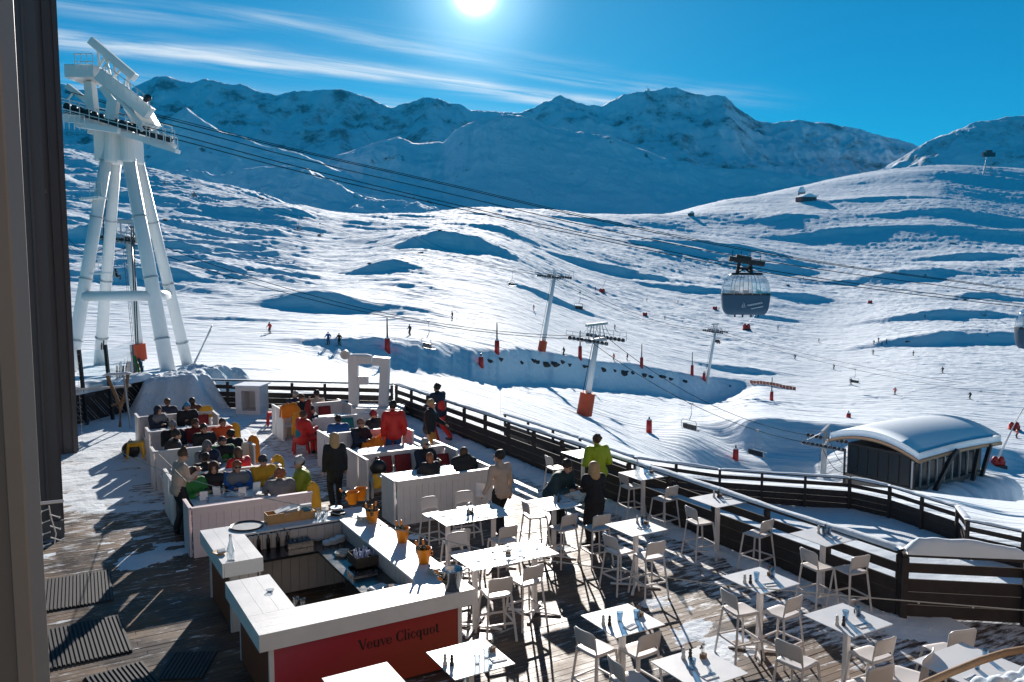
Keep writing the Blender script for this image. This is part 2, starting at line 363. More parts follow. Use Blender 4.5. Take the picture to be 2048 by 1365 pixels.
def ground(x, Y):
    px = 1024 + FPX * x / Y
    z = zbase(px, Y); r = _rough(px, Y)
    wx = x + 14 * fbm(x / 60, Y / 60, 2); wy = Y + 14 * fbm(x / 60 + 9, Y / 60 + 4, 2)
    ca, sa = math.cos(.42), math.sin(.42)
    u = (wx * ca - wy * sa); v = (wx * sa + wy * ca)
    a = 1.9 * (ridged(u / 105, v / 55, 3, .5) - .5) + 1.1 * (ridged(u / 34 + 3, v / 15 + 8, 3, .5) - .5) + .28 * fbm(u / 10, v / 5, 3)
    a2 = 5.0 * (fbm(x / 180 + 2, Y / 150, 2)) * sstep((Y - 250) / 300)
    left = sstep((700 - px) / 150) * sstep((Y - 160) / 80)
    a3 = (left * 3.9 + 2.4 * np.exp(-((px - 830) / 110) ** 2)) * (ridged(u / 62 + 11, v / 13 + 2, 4, .46) - .5)
    a4 = left * 3.6 * (ridged(u / 90 + 5, v / 30 + 1, 3, .5) - .5)
    z = z + r * (a + a2 + a4) * np.interp(Y, [100, 300, 700], [.8, 1.2, 1.5]) + a3 * r
    q1 = (x * .88 - Y * .47); q2 = (x * .47 + Y * .88)
    z = z + (.10 * fbm(x / 2.6, Y / 2.2, 3) + .16 * fbm(q1 / 26, q2 / 2.6, 3) * (.4 + 1.2 * np.clip(fbm(x / 45, Y / 45, 2) + .4, 0, 1))) * np.clip(r + .8, 0, 1.4) * sstep((Y - 40) / 40) * np.interp(Y, [100, 400], [.8, 2.0])
    # cut bank in front of the piste
    ye = np.interp(px, [560, 700, 850, 930, 1000, 1100, 1280, 1400, 1520], [103, 105, 108, 114, 124, 148, 182, 200, 212]) + np.interp(px, [600, 950, 1050], [3, 3, 2.5]) * fbm(px / 40, px * 0, 4)
    dp = np.interp(px, [520, 700, 950, 1050, 1300], [1.8, 3.0, 3.6, 4.8, 5.2]) * sstep((px - 470) / 330) * sstep((1540 - px) / 130); d = Y - ye
    near = np.where(px < 1000, sstep((Y - 42) / 25), sstep((Y - 62) / 60))
    Lb = np.interp(px, [560, 900, 1060], [17, 14, 9])
    z = z - dp * np.where(d < 0, near * np.exp(np.minimum(d, 0) / 60), 1 - sstep(d / Lb))
    ye2 = np.interp(px, [1380, 1500, 1650, 1850, 2048, 2400], [118, 114, 114, 116, 120, 122]) + 3 * fbm(px / 90, px * 0 + 3, 2)
    d2 = Y - ye2; dp2 = 4.2 * sstep((px - 1360) / 160) * (1 - .45 * sstep((px - 1620) / 120))
    z = z - dp2 * np.where(d2 < 0, sstep((Y - 58) / 40), 1 - sstep(d2 / 9.0))
    for (x0, y0, w, h, tl) in SC_W:
        d = Y - y0 - tl * (x - x0) - .22 * w * fbm(x / w * 1.5 + x0, Y / w, 3); L = h / .46
        e = np.exp(-(((x - x0) / w) ** 2) * 1.2)
        z = z + h * e * sstep(d / L) * np.exp(-np.maximum(d - L, 0) / (L * 4.5)) 
    return z
def hit(px, py, y0=45, y1=1850):
    """where the ray of a photo pixel meets the snow"""
    Ys = np.exp(np.linspace(math.log(y0), math.log(y1), 900)); k = kof(py); v = (682.5 - py) / FPX
    xs = (px - 1024) / FPX / (CP + v * SP) * Ys
    zz = ground(xs, Ys); ray = CAMH + k * Ys
    b = np.where(zz >= ray)[0]
    i = b[0] if len(b) else 899
    return Vector((float(xs[i]), float(Ys[i]), float(zz[i])))
for (px, py, w, h, tl) in SCARPS:
    p = hit(px, py); SC_W.append((p.x, p.y, w / FPX * p.y, h, tl))
def tb(n): return np.linspace(0, 1, n)
NU, NV = 1150, 1000
pxs = np.linspace(-380, 2480, NU); Yv = np.exp(np.linspace(math.log(11), math.log(1900), NV))
PX, YY = np.meshgrid(pxs, Yv); XX = (PX - 1024) / FPX * YY
ZZ = ground(XX, YY)
snowm = snow_mat('snow', [(((.12, .5, 1), (0, 0, .4)), .35, .6, .7), (((.05, 1.2, 1), (0, 0, -.45)), 1.0, .8, .25), (((.06, 1.0, 1), (0, 0, .25)), 1.6, .7, .16), (((1, 1, 1), (0, 0, 0)), 3.0, .5, .08)], rock=(.06, .62, .66, .93, .86))
tag(grid_mesh('snow_slope', XX, YY, ZZ, snowm), kind='structure')
# mountains
MB_OUT = {
 'mountain_range': (3900, 2500, [(-500,150),(-100,150),(120,166),(200,190),(270,186),(330,166),(350,168),(385,179),(430,173),(500,182),(560,200),(600,191),(650,184),(690,179),(740,196),(790,219),(850,203),(880,209),(945,222),(1000,226),(1040,229),(1085,215),(1120,200),(1150,211),(1200,213),(1240,190),(1290,184),(1350,180),(1400,196),(1440,206),(1500,240),(1540,249),(1580,240),(1640,247),(1700,262),(1760,275),(1830,293),(1900,310),(2100,330),(2500,350)], 470),
 'near_mountain': (2600, 1950, [(-500,330),(300,330),(520,345),(620,330),(700,305),(745,290),(800,274),(830,284),(890,286),(910,264),(960,241),(1010,233),(1060,240),(1100,257),(1150,268),(1200,271),(1260,290),(1320,316),(1400,335),(1500,338),(1560,352),(1700,366),(1850,380),(2500,400)], 470),
 'left_mountain_spur': (2250, 1700, [(-500,300),(60,300),(200,290),(330,250),(385,215),(400,228),(450,262),(520,286),(600,305),(660,330),(760,380),(900,430),(1200,470),(2500,480)], 470),
 'low_snow_ridge': (1750, 1450, [(-500,350),(300,352),(440,352),(500,338),(560,333),(610,337),(650,352),(720,390),(800,420),(900,440),(1100,452),(2500,480)], 480),
 'right_mountain': (2900, 2000, [(-500,480),(1500,430),(1700,370),(1800,322),(1835,300),(1850,291),(1880,276),(1900,262),(1930,252),(1965,246),(2000,240),(2025,236),(2040,228),(2120,210),(2250,180),(2500,150)], 400),
}
mtm2 = snow_mat('paler mountain snow', [(((1, 1, 1), (0, 0, 0)), .012, .9, 14.0), (((1, 1, 1), (0, 0, 0)), .06, .7, 3.0)], rock=(.012, .60, .68, .88, .70))  # little rock: paleness from how these slopes face the light, put into colour
mtm = snow_mat('mountain snow and rock', [(((1, 1, 1), (0, 0, 0)), .012, .9, 14.0), (((1, 1, 1), (0, 0, 0)), .06, .7, 3.0)], rock=(.007, .46, .66, .965, .78))  # bare rock, spread wider to put darker shading into the colour
for nm, (Yc, Yf, line, yfoot) in MB_OUT.items():
    a = np.array(line, float); n, m = 1000, 150
    pxl = np.linspace(-450, 2450, n); yl = np.interp(pxl, a[:, 0], a[:, 1])
    kk = np.array([kof(y) for y in yl]); zc = CAMH + kk * Yc
    zf = min(CAMH + kof(yfoot) * Yf, 60.0)
    t = np.concatenate([np.linspace(0, 1, 115), 1 + np.linspace(.02, .5, m - 115)])
    PXm, T = np.meshgrid(pxl, t); Ym = Yf + (Yc - Yf) * T; Xm = (PXm - 1024) / FPX * Ym
    rim = .016 if Yc < 3000 and Yc != 2900 else .004
    prof = np.where(T <= .95, (np.clip(T, 0, 1) / .95) ** 1.25 * (1 - rim), np.where(T <= 1, 1 - rim + rim * (T - .95) / .05, 1 - (T - 1) * .9))
    Zm = zf + (zc[None, :] - zf) * prof
    env = np.clip(T, 0, 1) * (1 - .94 * np.exp(-((T - 1) / .09) ** 2)) * np.where(T > 1, .5, 1)
    s = 1.0 if Yc > 3000 else .62
    wxx = Xm + 120 * fbm(Xm / 500, Ym / 500, 3)
    Zm = Zm + env * s * (210 * (ridged(wxx / 620 + Yc, Ym / 700, 7, .55) - .62) + 80 * (ridged(Xm / 150, Ym / 240, 5, .6) - .5))
    Zm = Zm + s * 11 * fbm(Xm / 70, Ym / 110, 5, .65) * np.exp(-((T - 1) / .25) ** 2)
    o = grid_mesh(nm, Xm, Ym, Zm, mtm if Yc in (3900, 2900) else mtm2); tag(o, kind='structure')
# ================================================================== terrace
def deck_material():
    m = bpy.data.materials.new('weathered deck boards'); m.use_nodes = True; t = NT(m.node_tree); b = m.node_tree.nodes['Principled BSDF']
    tc = t.n('ShaderNodeTexCoord').outputs['Object']; rnd = t.n('ShaderNodeNewGeometry').outputs['Random Per Island']
    g = t.noise(t.mp(tc, (1.2, 26, 8)), 1.0, 6, .65)
    blotch = t.noise(tc, .9, 5, .6)
    x, y, zz = t.sep(tc)
    wet = t.ramp(blotch, .40, .62)
    c = t.mix(g, (.03, .019, .013, 1), (.38, .25, .16, 1))
    c = t.mix(t.m('MULTIPLY', rnd, .6), c, (.10, .065, .042, 1))
    c = t.mix(t.m('MULTIPLY', wet, .78), c, (.022, .018, .018, 1))
    # frost and trodden snow sitting in the grain
    ns = t.noise(t.mp(tc, (2.2, 9, 1)), 1.0, 9, .72)
    zone = t.m('ADD', t.m('MULTIPLY', t.ramp(y, 15.5, 24.0), .17), t.m('MULTIPLY', t.ramp(x, 8.9, 10.8), .13))
    zone = t.m('ADD', zone, t.m('MULTIPLY', t.noise(tc, .55, 3), .22))
    fr = t.ramp(t.m('ADD', ns, zone), .66, .80)
    c = t.mix(fr, c, (.80, .82, .85, 1))
    t.put(b.inputs['Base Color'], c)
    t.put(b.inputs['Roughness'], t.m('ADD', t.m('MULTIPLY', wet, -.22), .66)); b.inputs['Specular IOR Level'].default_value = .28
    t.put(b.inputs['Normal'], t.bump(t.m('ADD', g, t.m('MULTIPLY', fr, .6)), .5, .006)); return m
DECKM = deck_material()
d = MB(); BW = .128
nb = int((34 - 1) / BW)
for i in range(nb):
    b0 = 1 + i * BW; bm_ = b0 + BW / 2
    amax = 11.95 if bm_ > 8.3 else 11.95 + (8.3 - bm_) * 1.15
    if bm_ > 28.9: amax = 11.95 - (bm_ - 28.9) * 6 / 4.8
    amin = -4.0; a = amin + random.uniform(.5, 3.5); prev = amin
    if amax < amin: continue
    while prev < amax - .05:
        e = min(a, amax); dz = random.uniform(-.0035, .0015)
        d.b2((prev + .003, b0 + .005, -.04 + dz), (e - .003, b0 + BW - .005, dz)); prev = e; a += random.choice((3.0, 3.6, 4.2))
o = d.build('deck', DECKM); o.rotation_euler = (0, 0, G30); tag(o, kind='structure')
o = MB().prism([(-4, 1), (17, 1), (19.9, 1.4), (11.75, 8.3), (11.75, 28.9), (5.6, 33.7), (3.9, 33.9), (-4, 33.9)], -5.6, -.05).build('terrace_base', M['dark']); o.rotation_euler = (0, 0, G30); tag(o, kind='structure')
# snow lying on the deck
nA, nB = 340, 640
A_, B_ = np.meshgrid(np.linspace(-2.0, 12.3, nA), np.linspace(5, 33.6, nB))
def gauss(a0, b0, sa, sb): return np.exp(-((A_ - a0) / sa) ** 2 - ((B_ - b0) / sb) ** 2)
H = .55 * fbm(A_ / .8, B_ / .5, 5, .6) + .25 * fbm(A_ / 3, B_ / 3, 2) - .34
H += .42 * sstep((B_ - 19.5) / 5) * sstep((A_ + 3) / 2) * (A_ < 6.2) + .55 * sstep((B_ - 26) / 3) * 1.0
H += .55 * gauss(1.9, 16.9, .9, 1.1) + .42 * gauss(.9, 18.0, 1.2, .5) + .36 * gauss(1.2, 21.5, 1.2, 1.6) + .10 * gauss(3.2, 20, 2, 3)
H += .75 * sstep((A_ - 10.75) / .6) * sstep((B_ - 6.2) / 2) + .25 * sstep((A_ - 9.2) / 1.2) * sstep((B_ - 15) / 6) + .12 * gauss(9.9, 10.6, 1.6, 1.6) + .12 * gauss(8.3, 8.6, .8, 1.6) + .28 * gauss(5.8, 20, .8, 6)
inbar = (A_ > 2.2) & (A_ < 5.2) & (B_ > 9.9) & (B_ < 14.6)
am = np.where(B_ > 8.3, 11.62, 11.62 + (8.3 - B_) * 1.15); am = np.where(B_ > 28.6, 11.6 - (B_ - 28.6) * 6 / 4.8, am)
H = np.where((A_ > am) | inbar, -1, H)
Zs = np.clip(H, 0, 1) ** .8 * .055 + .10 * sstep((A_ - 11.0) / .5) * sstep((B_ - 7) / 2) * np.clip(H + .2, 0, 1)
mask = ((H[:-1, :-1] > 0) | (H[1:, 1:] > 0) | (H[1:, :-1] > 0) | (H[:-1, 1:] > 0)) & (A_[:-1, :-1] < am[:-1, :-1])
dsn = snow_mat('trodden snow', [(((1, 1, 1), (0, 0, 0)), 3.0, .6, .05), (((1, 1, 1), (0, 0, 0)), 14.0, .6, .02)])
o = grid_mesh('deck_snow', A_, B_, Zs - .003, dsn, mask); o.rotation_euler = (0, 0, G30); tag(o, kind='structure')
# ---------------------------------------------------------------- fences
def snowcap(p0, p1, w, h, seed=0.0, lumpy=.35):
    p0, p1 = Vector(p0), Vector(p1); L = (p1 - p0).length; n = max(4, int(L / .09)); dirv = (p1 - p0) / L; sd = Vector((-dirv.y, dirv.x, 0)).normalized()
    mb = MB(); vs = []; K = 8
    for i in range(n + 1):
        s = i / n * L; q = float(fbm(np.array([s * 1.1 + seed]), np.array([seed]), 4)[0]); hh = h * max(.12, 1 + lumpy * 2.2 * q) * min(1, (i + .4) / 2.0, (n - i + .4) / 2.0)
        ww = w * (1 + .25 * q)
        for k in range(K):
            a = math.pi * k / (K - 1); vs.append(p0 + dirv * s + sd * (math.cos(a) * ww) + Vector((0, 0, (math.sin(a) ** .6) * hh)))
    fs = [(i * K + k, i * K + k + 1, (i + 1) * K + k + 1, (i + 1) * K + k) for i in range(n) for k in range(K - 1)] + [tuple(range(K)), tuple(n * K + k for k in range(K - 1, -1, -1))]
    return mb.add(vs, fs)
SNOW2 = snow_mat('fresh snow', [(((1, 1, 1), (0, 0, 0)), 5.0, .5, .03)])
def fence(pts, label, ph=1.02, panel=.62, cap=.05, group='dark timber fences round the terrace', sp=1.35, name='timber_fence', fat=1.0):
    t = thing(name, label, 'fence', (0, 0, 0), group=group)
    for i in range(len(pts) - 1):
        p0, p1 = Vector(pts[i]), Vector(pts[i + 1]); L = (p1 - p0).length; dv = (p1 - p0).normalized(); up = Vector((0, 0, 1))
        n = max(1, round(L / sp)); e = dv * .05
        for k in range(n + (1 if i == len(pts) - 2 else 0)):
            q = p0.lerp(p1, k / n); ang = math.atan2(dv.y, dv.x)
            MB().box(q + up * (ph / 2 - .03), (.085 * fat, .085 * fat, ph + .02), rz=ang).build('post', M['dark'], t)
        MB().beam(p0 - e + up * (ph + .03), p1 + e + up * (ph + .03), .15 * fat, .045).build('top_rail', M['dark'], t)
        sd = Vector((-dv.y, dv.x, 0)) * .055 * fat
        m = MB().beam(p0 + sd + up * (ph * .79), p1 + sd + up * (ph * .79), .028, .15); m.build('middle_rail', M['dark'], t)
        m = MB(); nbd = 3; bh = panel / nbd
        for j in range(nbd): m.beam(p0 + sd + up * (bh * (j + .5) + .01), p1 + sd + up * (bh * (j + .5) + .01), .028, bh - .008)
        m.build('lower_panel', M['dark'], t)
        if cap: snowcap(p0 + up * (ph + .052), p1 + up * (ph + .052), .085 * fat, cap, i * 3.1 + p0.x).build('snow_cap', SNOW2, t, smooth=True)
    return t
fence([AB(11.72, 8.15), AB(11.72, 28.75)], 'long dark timber fence with snow-topped rail along the right edge of the deck', cap=.05)
fence([AB(11.70, 8.05), AB(13.1, 6.95), AB(15.4, 5.2)], 'near dark timber fence with thick snow on its rail at lower right', cap=.17, fat=1.2, sp=1.75)
fence([AB(11.6, 28.9), AB(5.6, 33.75)], 'dark timber fence across the back of the terrace behind the white cube', cap=.015)
OUT = [PZ(1010, 828, -2.6), PZ(1160, 876, -2.8), PZ(1270, 915, -2.8), PZ(1440, 939, -2.8), PZ(1700, 956, -2.8), PZ(1780, 972, -2.8), PZ(1915, 1014, -2.8), PZ(1936, 1040, -2.8), PZ(2048, 1063, -2.8), PZ(2260, 1110, -2.8)]
OUT = [p - Vector((0, 0, 1.3)) for p in OUT]
fence(OUT, 'lower dark timber fence bending round the snowy path beyond the deck', ph=1.25, panel=.75, cap=.06, sp=1.9, fat=1.2)
# snow walkway between the fences
g0 = [AB(11.9, 28, -4.1), AB(11.9, 20, -4.1), AB(11.9, 8, -4.1), AB(20, 0, -4.1)]
wk = MB(); ip = [PZ(x, 1500, -4.06) for x in (900, 2300)]
poly = [(p.x, p.y) for p in OUT] + [(22, 10), (6, 8), (-3, 26)]
n = 60
Xw, Yw = np.meshgrid(np.linspace(-4, 24, 200), np.linspace(9, 42, 240))
def inside(px, py, poly):
    r = np.zeros(px.shape, bool); j = len(poly) - 1
    for i in range(len(poly)):
        xi, yi = poly[i]; xj, yj = poly[j]
        c = ((yi > py) != (yj > py)) & (px < (xj - xi) * (py - yi) / (yj - yi + 1e-9) + xi); r ^= c; j = i
    return r
Zw = -4.02 + .05 * fbm(Xw / 1.1, Yw / 1.1, 5) + .10 * fbm(Xw / 4, Yw / 4, 2)
ms = inside(Xw[:-1, :-1], Yw[:-1, :-1], poly)
tag(grid_mesh('snowy_path', Xw, Yw, Zw, dsn, ms), kind='structure')
# ---------------------------------------------------------------- building on the left
t = thing('grey_building', 'tall grey clad building with upright seams beside the terrace on the left', 'building', AB(0, 0), G30)
wl = MB(); wl.b2((-6, 19.1, -1), (.5, 27.2, 17)); wl.b2((-6, 27.2, -1), (1.2, 31.5, 17)); wl.build('wall', M['cladding'], t)
sm = MB()
for i, a in enumerate(np.arange(-1.5, .5, .35)): sm.b2((a, 19.06, -1), (a + .05, 19.0999, 17))
for b in np.arange(19.3, 27.2, .55): sm.b2((.5001, b, -1), (.545, b + .06, 17))
for b in np.arange(27.5, 31.5, .6): sm.b2((1.2001, b, -1), (1.245, b + .06, 17))
for a in (.55, .85, 1.1): sm.b2((a, 27.15, -1), (a + .05, 27.1999, 17))
sm.build('seam', M['cladding'], t); 
bd = MB(); bd.b2((-1.6, 19.04, -1), (.53, 19.10, .35)); bd.b2((.5002, 19.2, 6.9), (.53, 27.2, 6.96)); bd.build('flashing', M['trim'], t)
p = PY(47, 518, 2.1); t = thing('window_surround', 'grey panelled window surround very close at the left edge', 'wall', (p.x, p.y, 0))
MB().b2((-2.2, -.02, 2.0), (-.062, .02, 9.5)).build('panel', M['trim'], t)
MB().b2((-.045, -.05, 2.0), (0, .02, 9.5)).build('trim_strip', mat('pale trim', (.19, .18, .175), .5, var=.15, vs=4), t, bevel=.004)
MB().b2((-.0615, -.01, 2.0), (-.0455, .019, 9.5)).build('joint', M['black'], t)
# unseen building added behind the viewpoint to bounce warm light onto the terrace
t = thing('bounce_chalet', 'large rendered building with timber bands, added unseen to bounce warm light', 'building', (0, 0, 0), G30)
wl = MB(); wl.b2((-12, -6.0, -5), (32, -3.0, 13)); wl.build('wall', mat('warm pale render', (.30, .265, .24), .8, var=.08, vs=.5), t)
for a_ in range(-10, 31, 4):
    for z_ in (.4, 4.0, 7.6):
        w_ = MB().b2((a_, -3.0, z_), (a_ + 1.6, -2.96, z_ + 2.0)).build('window_frame', M['wood'], t); MB().b2((a_ + .1, -2.96, z_ + .1), (a_ + 1.5, -2.95, z_ + 1.9)).build('pane', M['black'], w_)
for z_ in (3.2, 6.9, 10.6): MB().b2((-12, -3.0, z_), (32, -2.9, z_ + .3)).build('timber_band', M['glulam'], t)
# icicle lights
def lights(p, n, L, label):
    tt = thing('icicle_lights', label, 'string lights', p, group='white icicle lights on the grey building')
    m = MB(); m.tube([(0, 0, 0), (.01, 0, -L * .3), (.03, .01, -L * .7), (.02, 0, -L)], .004, 5); m.build('wire', M['white'], tt)
    m = MB()
    for i in range(n):
        z = -L * (i + .5) / n; s = 1 if i % 2 else -1
        m.cyl((0, 0, z), (.05 * s, .01, z - .02), .004, .003, 6); m.ball((.055 * s, .01, z - .022), .007, 6, 4)
    m.build('bulb', M['paper'], tt)
p = PY(98, 1012, 5.2); lights(p, 7, .26, 'short string of icicle lights hanging from a white bracket near the wall foot')
b_ = MB().cyl((-.10, 0, .01), (.09, 0, .03), .010).build('bracket', M['white'], bpy.context.scene.objects['icicle_lights'])
lights(AB(1.30, 27.1, 3.1), 26, 3.3, 'long string of icicle lights down the far corner of the building')
# ---------------------------------------------------------------- windscreen, trellis, snow pile
t = thing('glass_windscreen', 'glass windscreen between three black posts at the back left of the deck', 'windscreen', (0, 0, 0))
P3 = [PZ(174, 852, 0), PZ(226, 842, 0), PZ(276, 815, 0)]; TP = [700, 690, 690]
for p, ty in zip(P3, TP):
    h = CAMH + kof(ty) * p.y; MB().beam(p, p + Vector((-.15, 0, h)), .12, .09).build('post', M['black'], t)
for i in range(2):
    p, q = P3[i], P3[i + 1]; h = 1.0
    MB().add([p + Vector((-.05, 0, 1.0)), q + Vector((-.05, 0, 1.0)), q + Vector((-.12, 0, 2.55)), p + Vector((-.12, 0, 2.45))], [(0, 1, 2, 3)]).build('glass_pane', M['pane'], t)
t = thing('timber_screen', 'low dark timber screen with pale slanting scratches behind the glass', 'screen', (0, 0, 0))
q0, q1 = PZ(120, 862, 0), PZ(285, 820, 0); q0 += Vector((0, .5, 0)); q1 += Vector((0, .8, 0))
MB().beam(q0 + Vector((0, 0, .55)), q1 + Vector((0, 0, .55)), .06, 1.1).build('board_panel', M['dark'], t)
MB().beam(q0 + Vector((0, -.25, 1.28)), PZ(262, 772, 1.25), .10, .07).build('handrail', M['galv'], t)
sc = MB()
for i in range(16):
    f = .03 + i * .055; p = q0.lerp(q1, f) + Vector((0, -.04, random.uniform(.7, 1.0))); sc.beam(p, p + Vector((.55, 0, -.62)), .012, .012)
sc.build('pale_slat', M['galv'], t)
snowcap(q0 + Vector((0, 0, 1.1)), q1 + Vector((0, 0, 1.1)), .35, .22, 4).build('snow_cap', SNOW2, t, smooth=True)
p = PZ(240, 856, 0); t = thing('forked_branch_rack', 'forked bare timber rack with snow on top beside the windscreen', 'rack', p)
m = MB(); m.tube([(0, 0, 0), (.05, 0, .7), (-.35, 0, 1.75)], .06, 8); m.tube([(.05, 0, .7), (.2, .1, 1.2), (.3, .1, 1.8)], .06, 8); m.tube([(-.25, 0, .75), (.35, 0, .95)], .04, 6); m.build('branch', M['bark'], t)
MB().beam((.45, -.2, 0), (.2, 0, 1.75), .05, .05).build('prop', M['galv'], t)
snowcap((-.5, 0, 1.75), (.45, .1, 1.8), .12, .12, 2).build('snow_cap', SNOW2, t, smooth=True)
# snow pile
n1, n2 = 150, 110
sx, sy = np.meshgrid(np.linspace(-15.6, -9.4, n1), np.linspace(29.4, 36.0, n2))
prof = sstep((sy - 29.6 - .35 * fbm(sx / 1.2, sx * 0, 3)) / 1.9) * sstep((sx + 14.3 + .4 * fbm(sy / .9, sy * 0 + 9, 3)) / .9) * sstep((-10.6 - sx + .6 * fbm(sy / 1.0, sy * 0 + 4, 2)) / 1.4) * (1 - .3 * sstep((sy - 33) / 4))
sz = -.15 + prof * (1.45 + .30 * fbm(sx / .8, sy / .8, 5, .6) + .12 * sx * 0)
o = grid_mesh('snow_pile', sx, sy, sz, snow_mat('ploughed snow', [(((1, 1, 1), (0, 0, 0)), 4.0, .9, .12)])); tag(o, 'big ploughed heap of snow at the back left corner of the deck', 'snow pile')
# white cube
p = PZ(505, 826, 0); t = thing('white_cube_stand', 'white box stand with a square opening near the back fence', 'stand', (p.x, p.y, 0), R(-8))
m = MB(); w, h, D = .92, 1.02, .75
for a, b in (((-w/2, -D/2, 0), (-w/2+.22, D/2, h)), ((w/2-.16, -D/2, 0), (w/2, D/2, h)), ((-w/2+.22, -D/2, h-.16), (w/2-.16, D/2, h)), ((-w/2+.22, -D/2, 0), (w/2-.16, D/2, .14)), ((-w/2+.22, D/2-.1, .14), (w/2-.16, D/2, h-.16))): m.b2(a, b)
m.build('box', M['white'], t); MB().b2((-.52, -.5, h + .001), (.52, .5, h + .05)).build('snow_cap', SNOW2, t, bevel=.02)
# F7 sculpture with lamp
p = PZ(697, 812, .5); t = thing('letter_sculpture', 'tall white F7 letters with a round degree disc on a white plinth', 'sculpture', (p.x, p.y, 0), R(0))
S = p.y / FPX
def U(px, py): return ((px - 697) * S, CAMH + kof(py) * p.y)
m = MB(); (x0, z0), (x1, z1) = U(697, 808), U(716, 712)
dpt = .32
m.slab([(U(697,808)[0], .5), (U(715,0)[0], .5), (U(716,0)[0], U(0,712)[1]), (U(697,0)[0], U(0,712)[1])], 0, dpt)
m.slab([(U(716.2,0)[0], U(0,729)[1]), (U(744,0)[0], U(0,729)[1]), (U(744,0)[0], U(0,713)[1]), (U(716.2,0)[0], U(0,713)[1])], .002, dpt - .02)
m.slab([(U(715.3,0)[0], U(0,770)[1]), (U(736,0)[0], U(0,770)[1]), (U(736,0)[0], U(0,754)[1]), (U(716.3,0)[0], U(0,754)[1])], .003, dpt - .03); m.build('letter_f', M['white'], t, bevel=.01)
m = MB(); m.slab([(U(748,0)[0], U(0,729)[1]), (U(764,0)[0], U(0,731)[1]), (U(759,0)[0], .5), (U(777,0)[0], .5), (U(783,0)[0], U(0,716)[1]), (U(749,0)[0], U(0,713)[1])], -.25, .15); m.build('numeral_7', M['white'], t, bevel=.01)
cx, cz = U(692, 710); m = MB()
m.lathe([(.085, -.05), (.165, -.05), (.165, .05), (.085, .05), (.085, -.05)], (cx, 0, cz), 24, Matrix.Rotation(R(90), 3, 'X')); m.build('degree_ring', M['stool'], t)
MB().lathe([(0.001, -.02), (.084, -.02), (.084, .02), (0.001, .02)], (cx, .0, cz), 24, Matrix.Rotation(R(90), 3, 'X')).build('degree_disc', M['ceramic'], t)
m = MB(); m.b2((-.05, -.5, 0), (.85, .6, .495)); m.b2((.86, -.62, 0), (1.95, .5, .495)); m.build('plinth', M['white'], t, bevel=.01)
snowcap((U(700,0)[0], .15, U(0,713)[1]+.02), (U(744,0)[0], .15, U(0,714)[1]+.02), .14, .05, 1).build('snow_cap', SNOW2, t, smooth=True)
# ---------------------------------------------------------------- booths
def boards(m, x0, x1, y, z0, z1, th, axis='x'):
    n = max(1, round((x1 - x0) / .145)); w = (x1 - x0) / n
    for i in range(n):
        a, b = x0 + i * w + .003, x0 + (i + 1) * w - .003
        if axis == 'x': m.b2((a, y - th / 2, z0), (b, y + th / 2, z1))
        else: m.b2((y - th / 2, a, z0), (y + th / 2, b, z1))
def booth(a0, a1, b, wl, wr, label, material, group, lw=(0, .7), rw=(0, .7), h=.97, bench=(1, 1)):
    """wall along the a axis at b, wings, benches on the near (-) and far (+) side"""
    t = thing('booth_bench', label, 'booth', AB(a0, b), G30, group); L = a1 - a0
    m = MB(); m.b2((.02, -.012, .01), (L - .02, .012, h - .02)); boards(m, 0, L, 0, 0, h - .05, .05); m.build('back_wall', material, t)
    m = MB(); m.b2((-.02, -.055, h - .05), (L + .02, .055, h)); m.build('cap_rail', material, t, bevel=.006)
    m = MB(); m.b2((0, -.048, h - .13), (L, -.027, h - .052)); m.build('moulding', material, t)
    for sgn, w, x in ((-1, lw, -.03), (1, rw, L + .03)):
        if not w: continue
        m = MB(); y0, y1 = w
        for (ya, yb) in ((y0, -.056), (.056, y1)):
            if yb - ya < .1: continue
            m.b2((x - .01, ya + .01, .01), (x + .01, yb - .01, h)); boards(m, ya, yb, x, 0, h - .03, .045, 'y')
        if m.v: m.build('wing', material, t)
        m = MB(); m.b2((x - .035, y0, h - .03), (x + .035, y1, h + .002)); m.build('wing_cap', material, t, bevel=.005)
    for s, on in zip((-1, 1), bench):
        if on:
            ya, yb = sorted((s * .06, s * .55)); m = MB(); m.b2((.06, ya, .36), (L - .06, yb, .43)); m.b2((.10, ya + .08 * (s < 0), 0), (.16, yb - .02, .36)); m.b2((L - .16, ya, 0), (L - .10, yb - .02, .36)); m.build('seat', material, t)
    return t
LG_ = 'white booths on the left side of the deck'; RG_ = 'white booths on the right side of the deck'
booth(2.58, 4.85, 16.45, 1, 0, 'pinkish white booth of upright boards behind the bar', M['pinkw'], LG_, lw=(0, .70), rw=None, bench=(0, 1))
booth(2.60, 4.85, 19.15, 1, 0, 'white booth second from the bar in the left row', M['white'], LG_, lw=(-.6, .75), rw=(-.25, .5))
booth(2.64, 4.85, 21.85, 1, 0, 'white booth in the middle of the left row', M['white'], LG_, lw=(-.05, .6), rw=(-.5, .5))
booth(2.85, 4.85, 24.42, 1, 0, 'white booth second from the snow pile in the left row', M['white'], LG_, lw=(0, .75), rw=(-.4, .6))
booth(2.85, 4.90, 26.95, 1, 1, 'white booth nearest the snow pile in the left row', M['white'], LG_, lw=(-.2, .7), rw=(-.9, .1))
booth(6.64, 8.92, 16.33, 1, 1, 'large pale booth nearest the bar buckets in the right row', M['white'], RG_, lw=(0, .76), rw=(0, .85), bench=(0, 1))
booth(6.80, 9.0, 19.02, 1, 1, 'white booth with striped cushions second in the right row', M['white'], RG_, lw=(-.6, .85), rw=(-.7, .65))
booth(6.85, 9.0, 21.75, 1, 1, 'white booth with the orange blanket in the middle of the right row', M['white'], RG_, lw=(-.85, .65), rw=(-.75, .5))
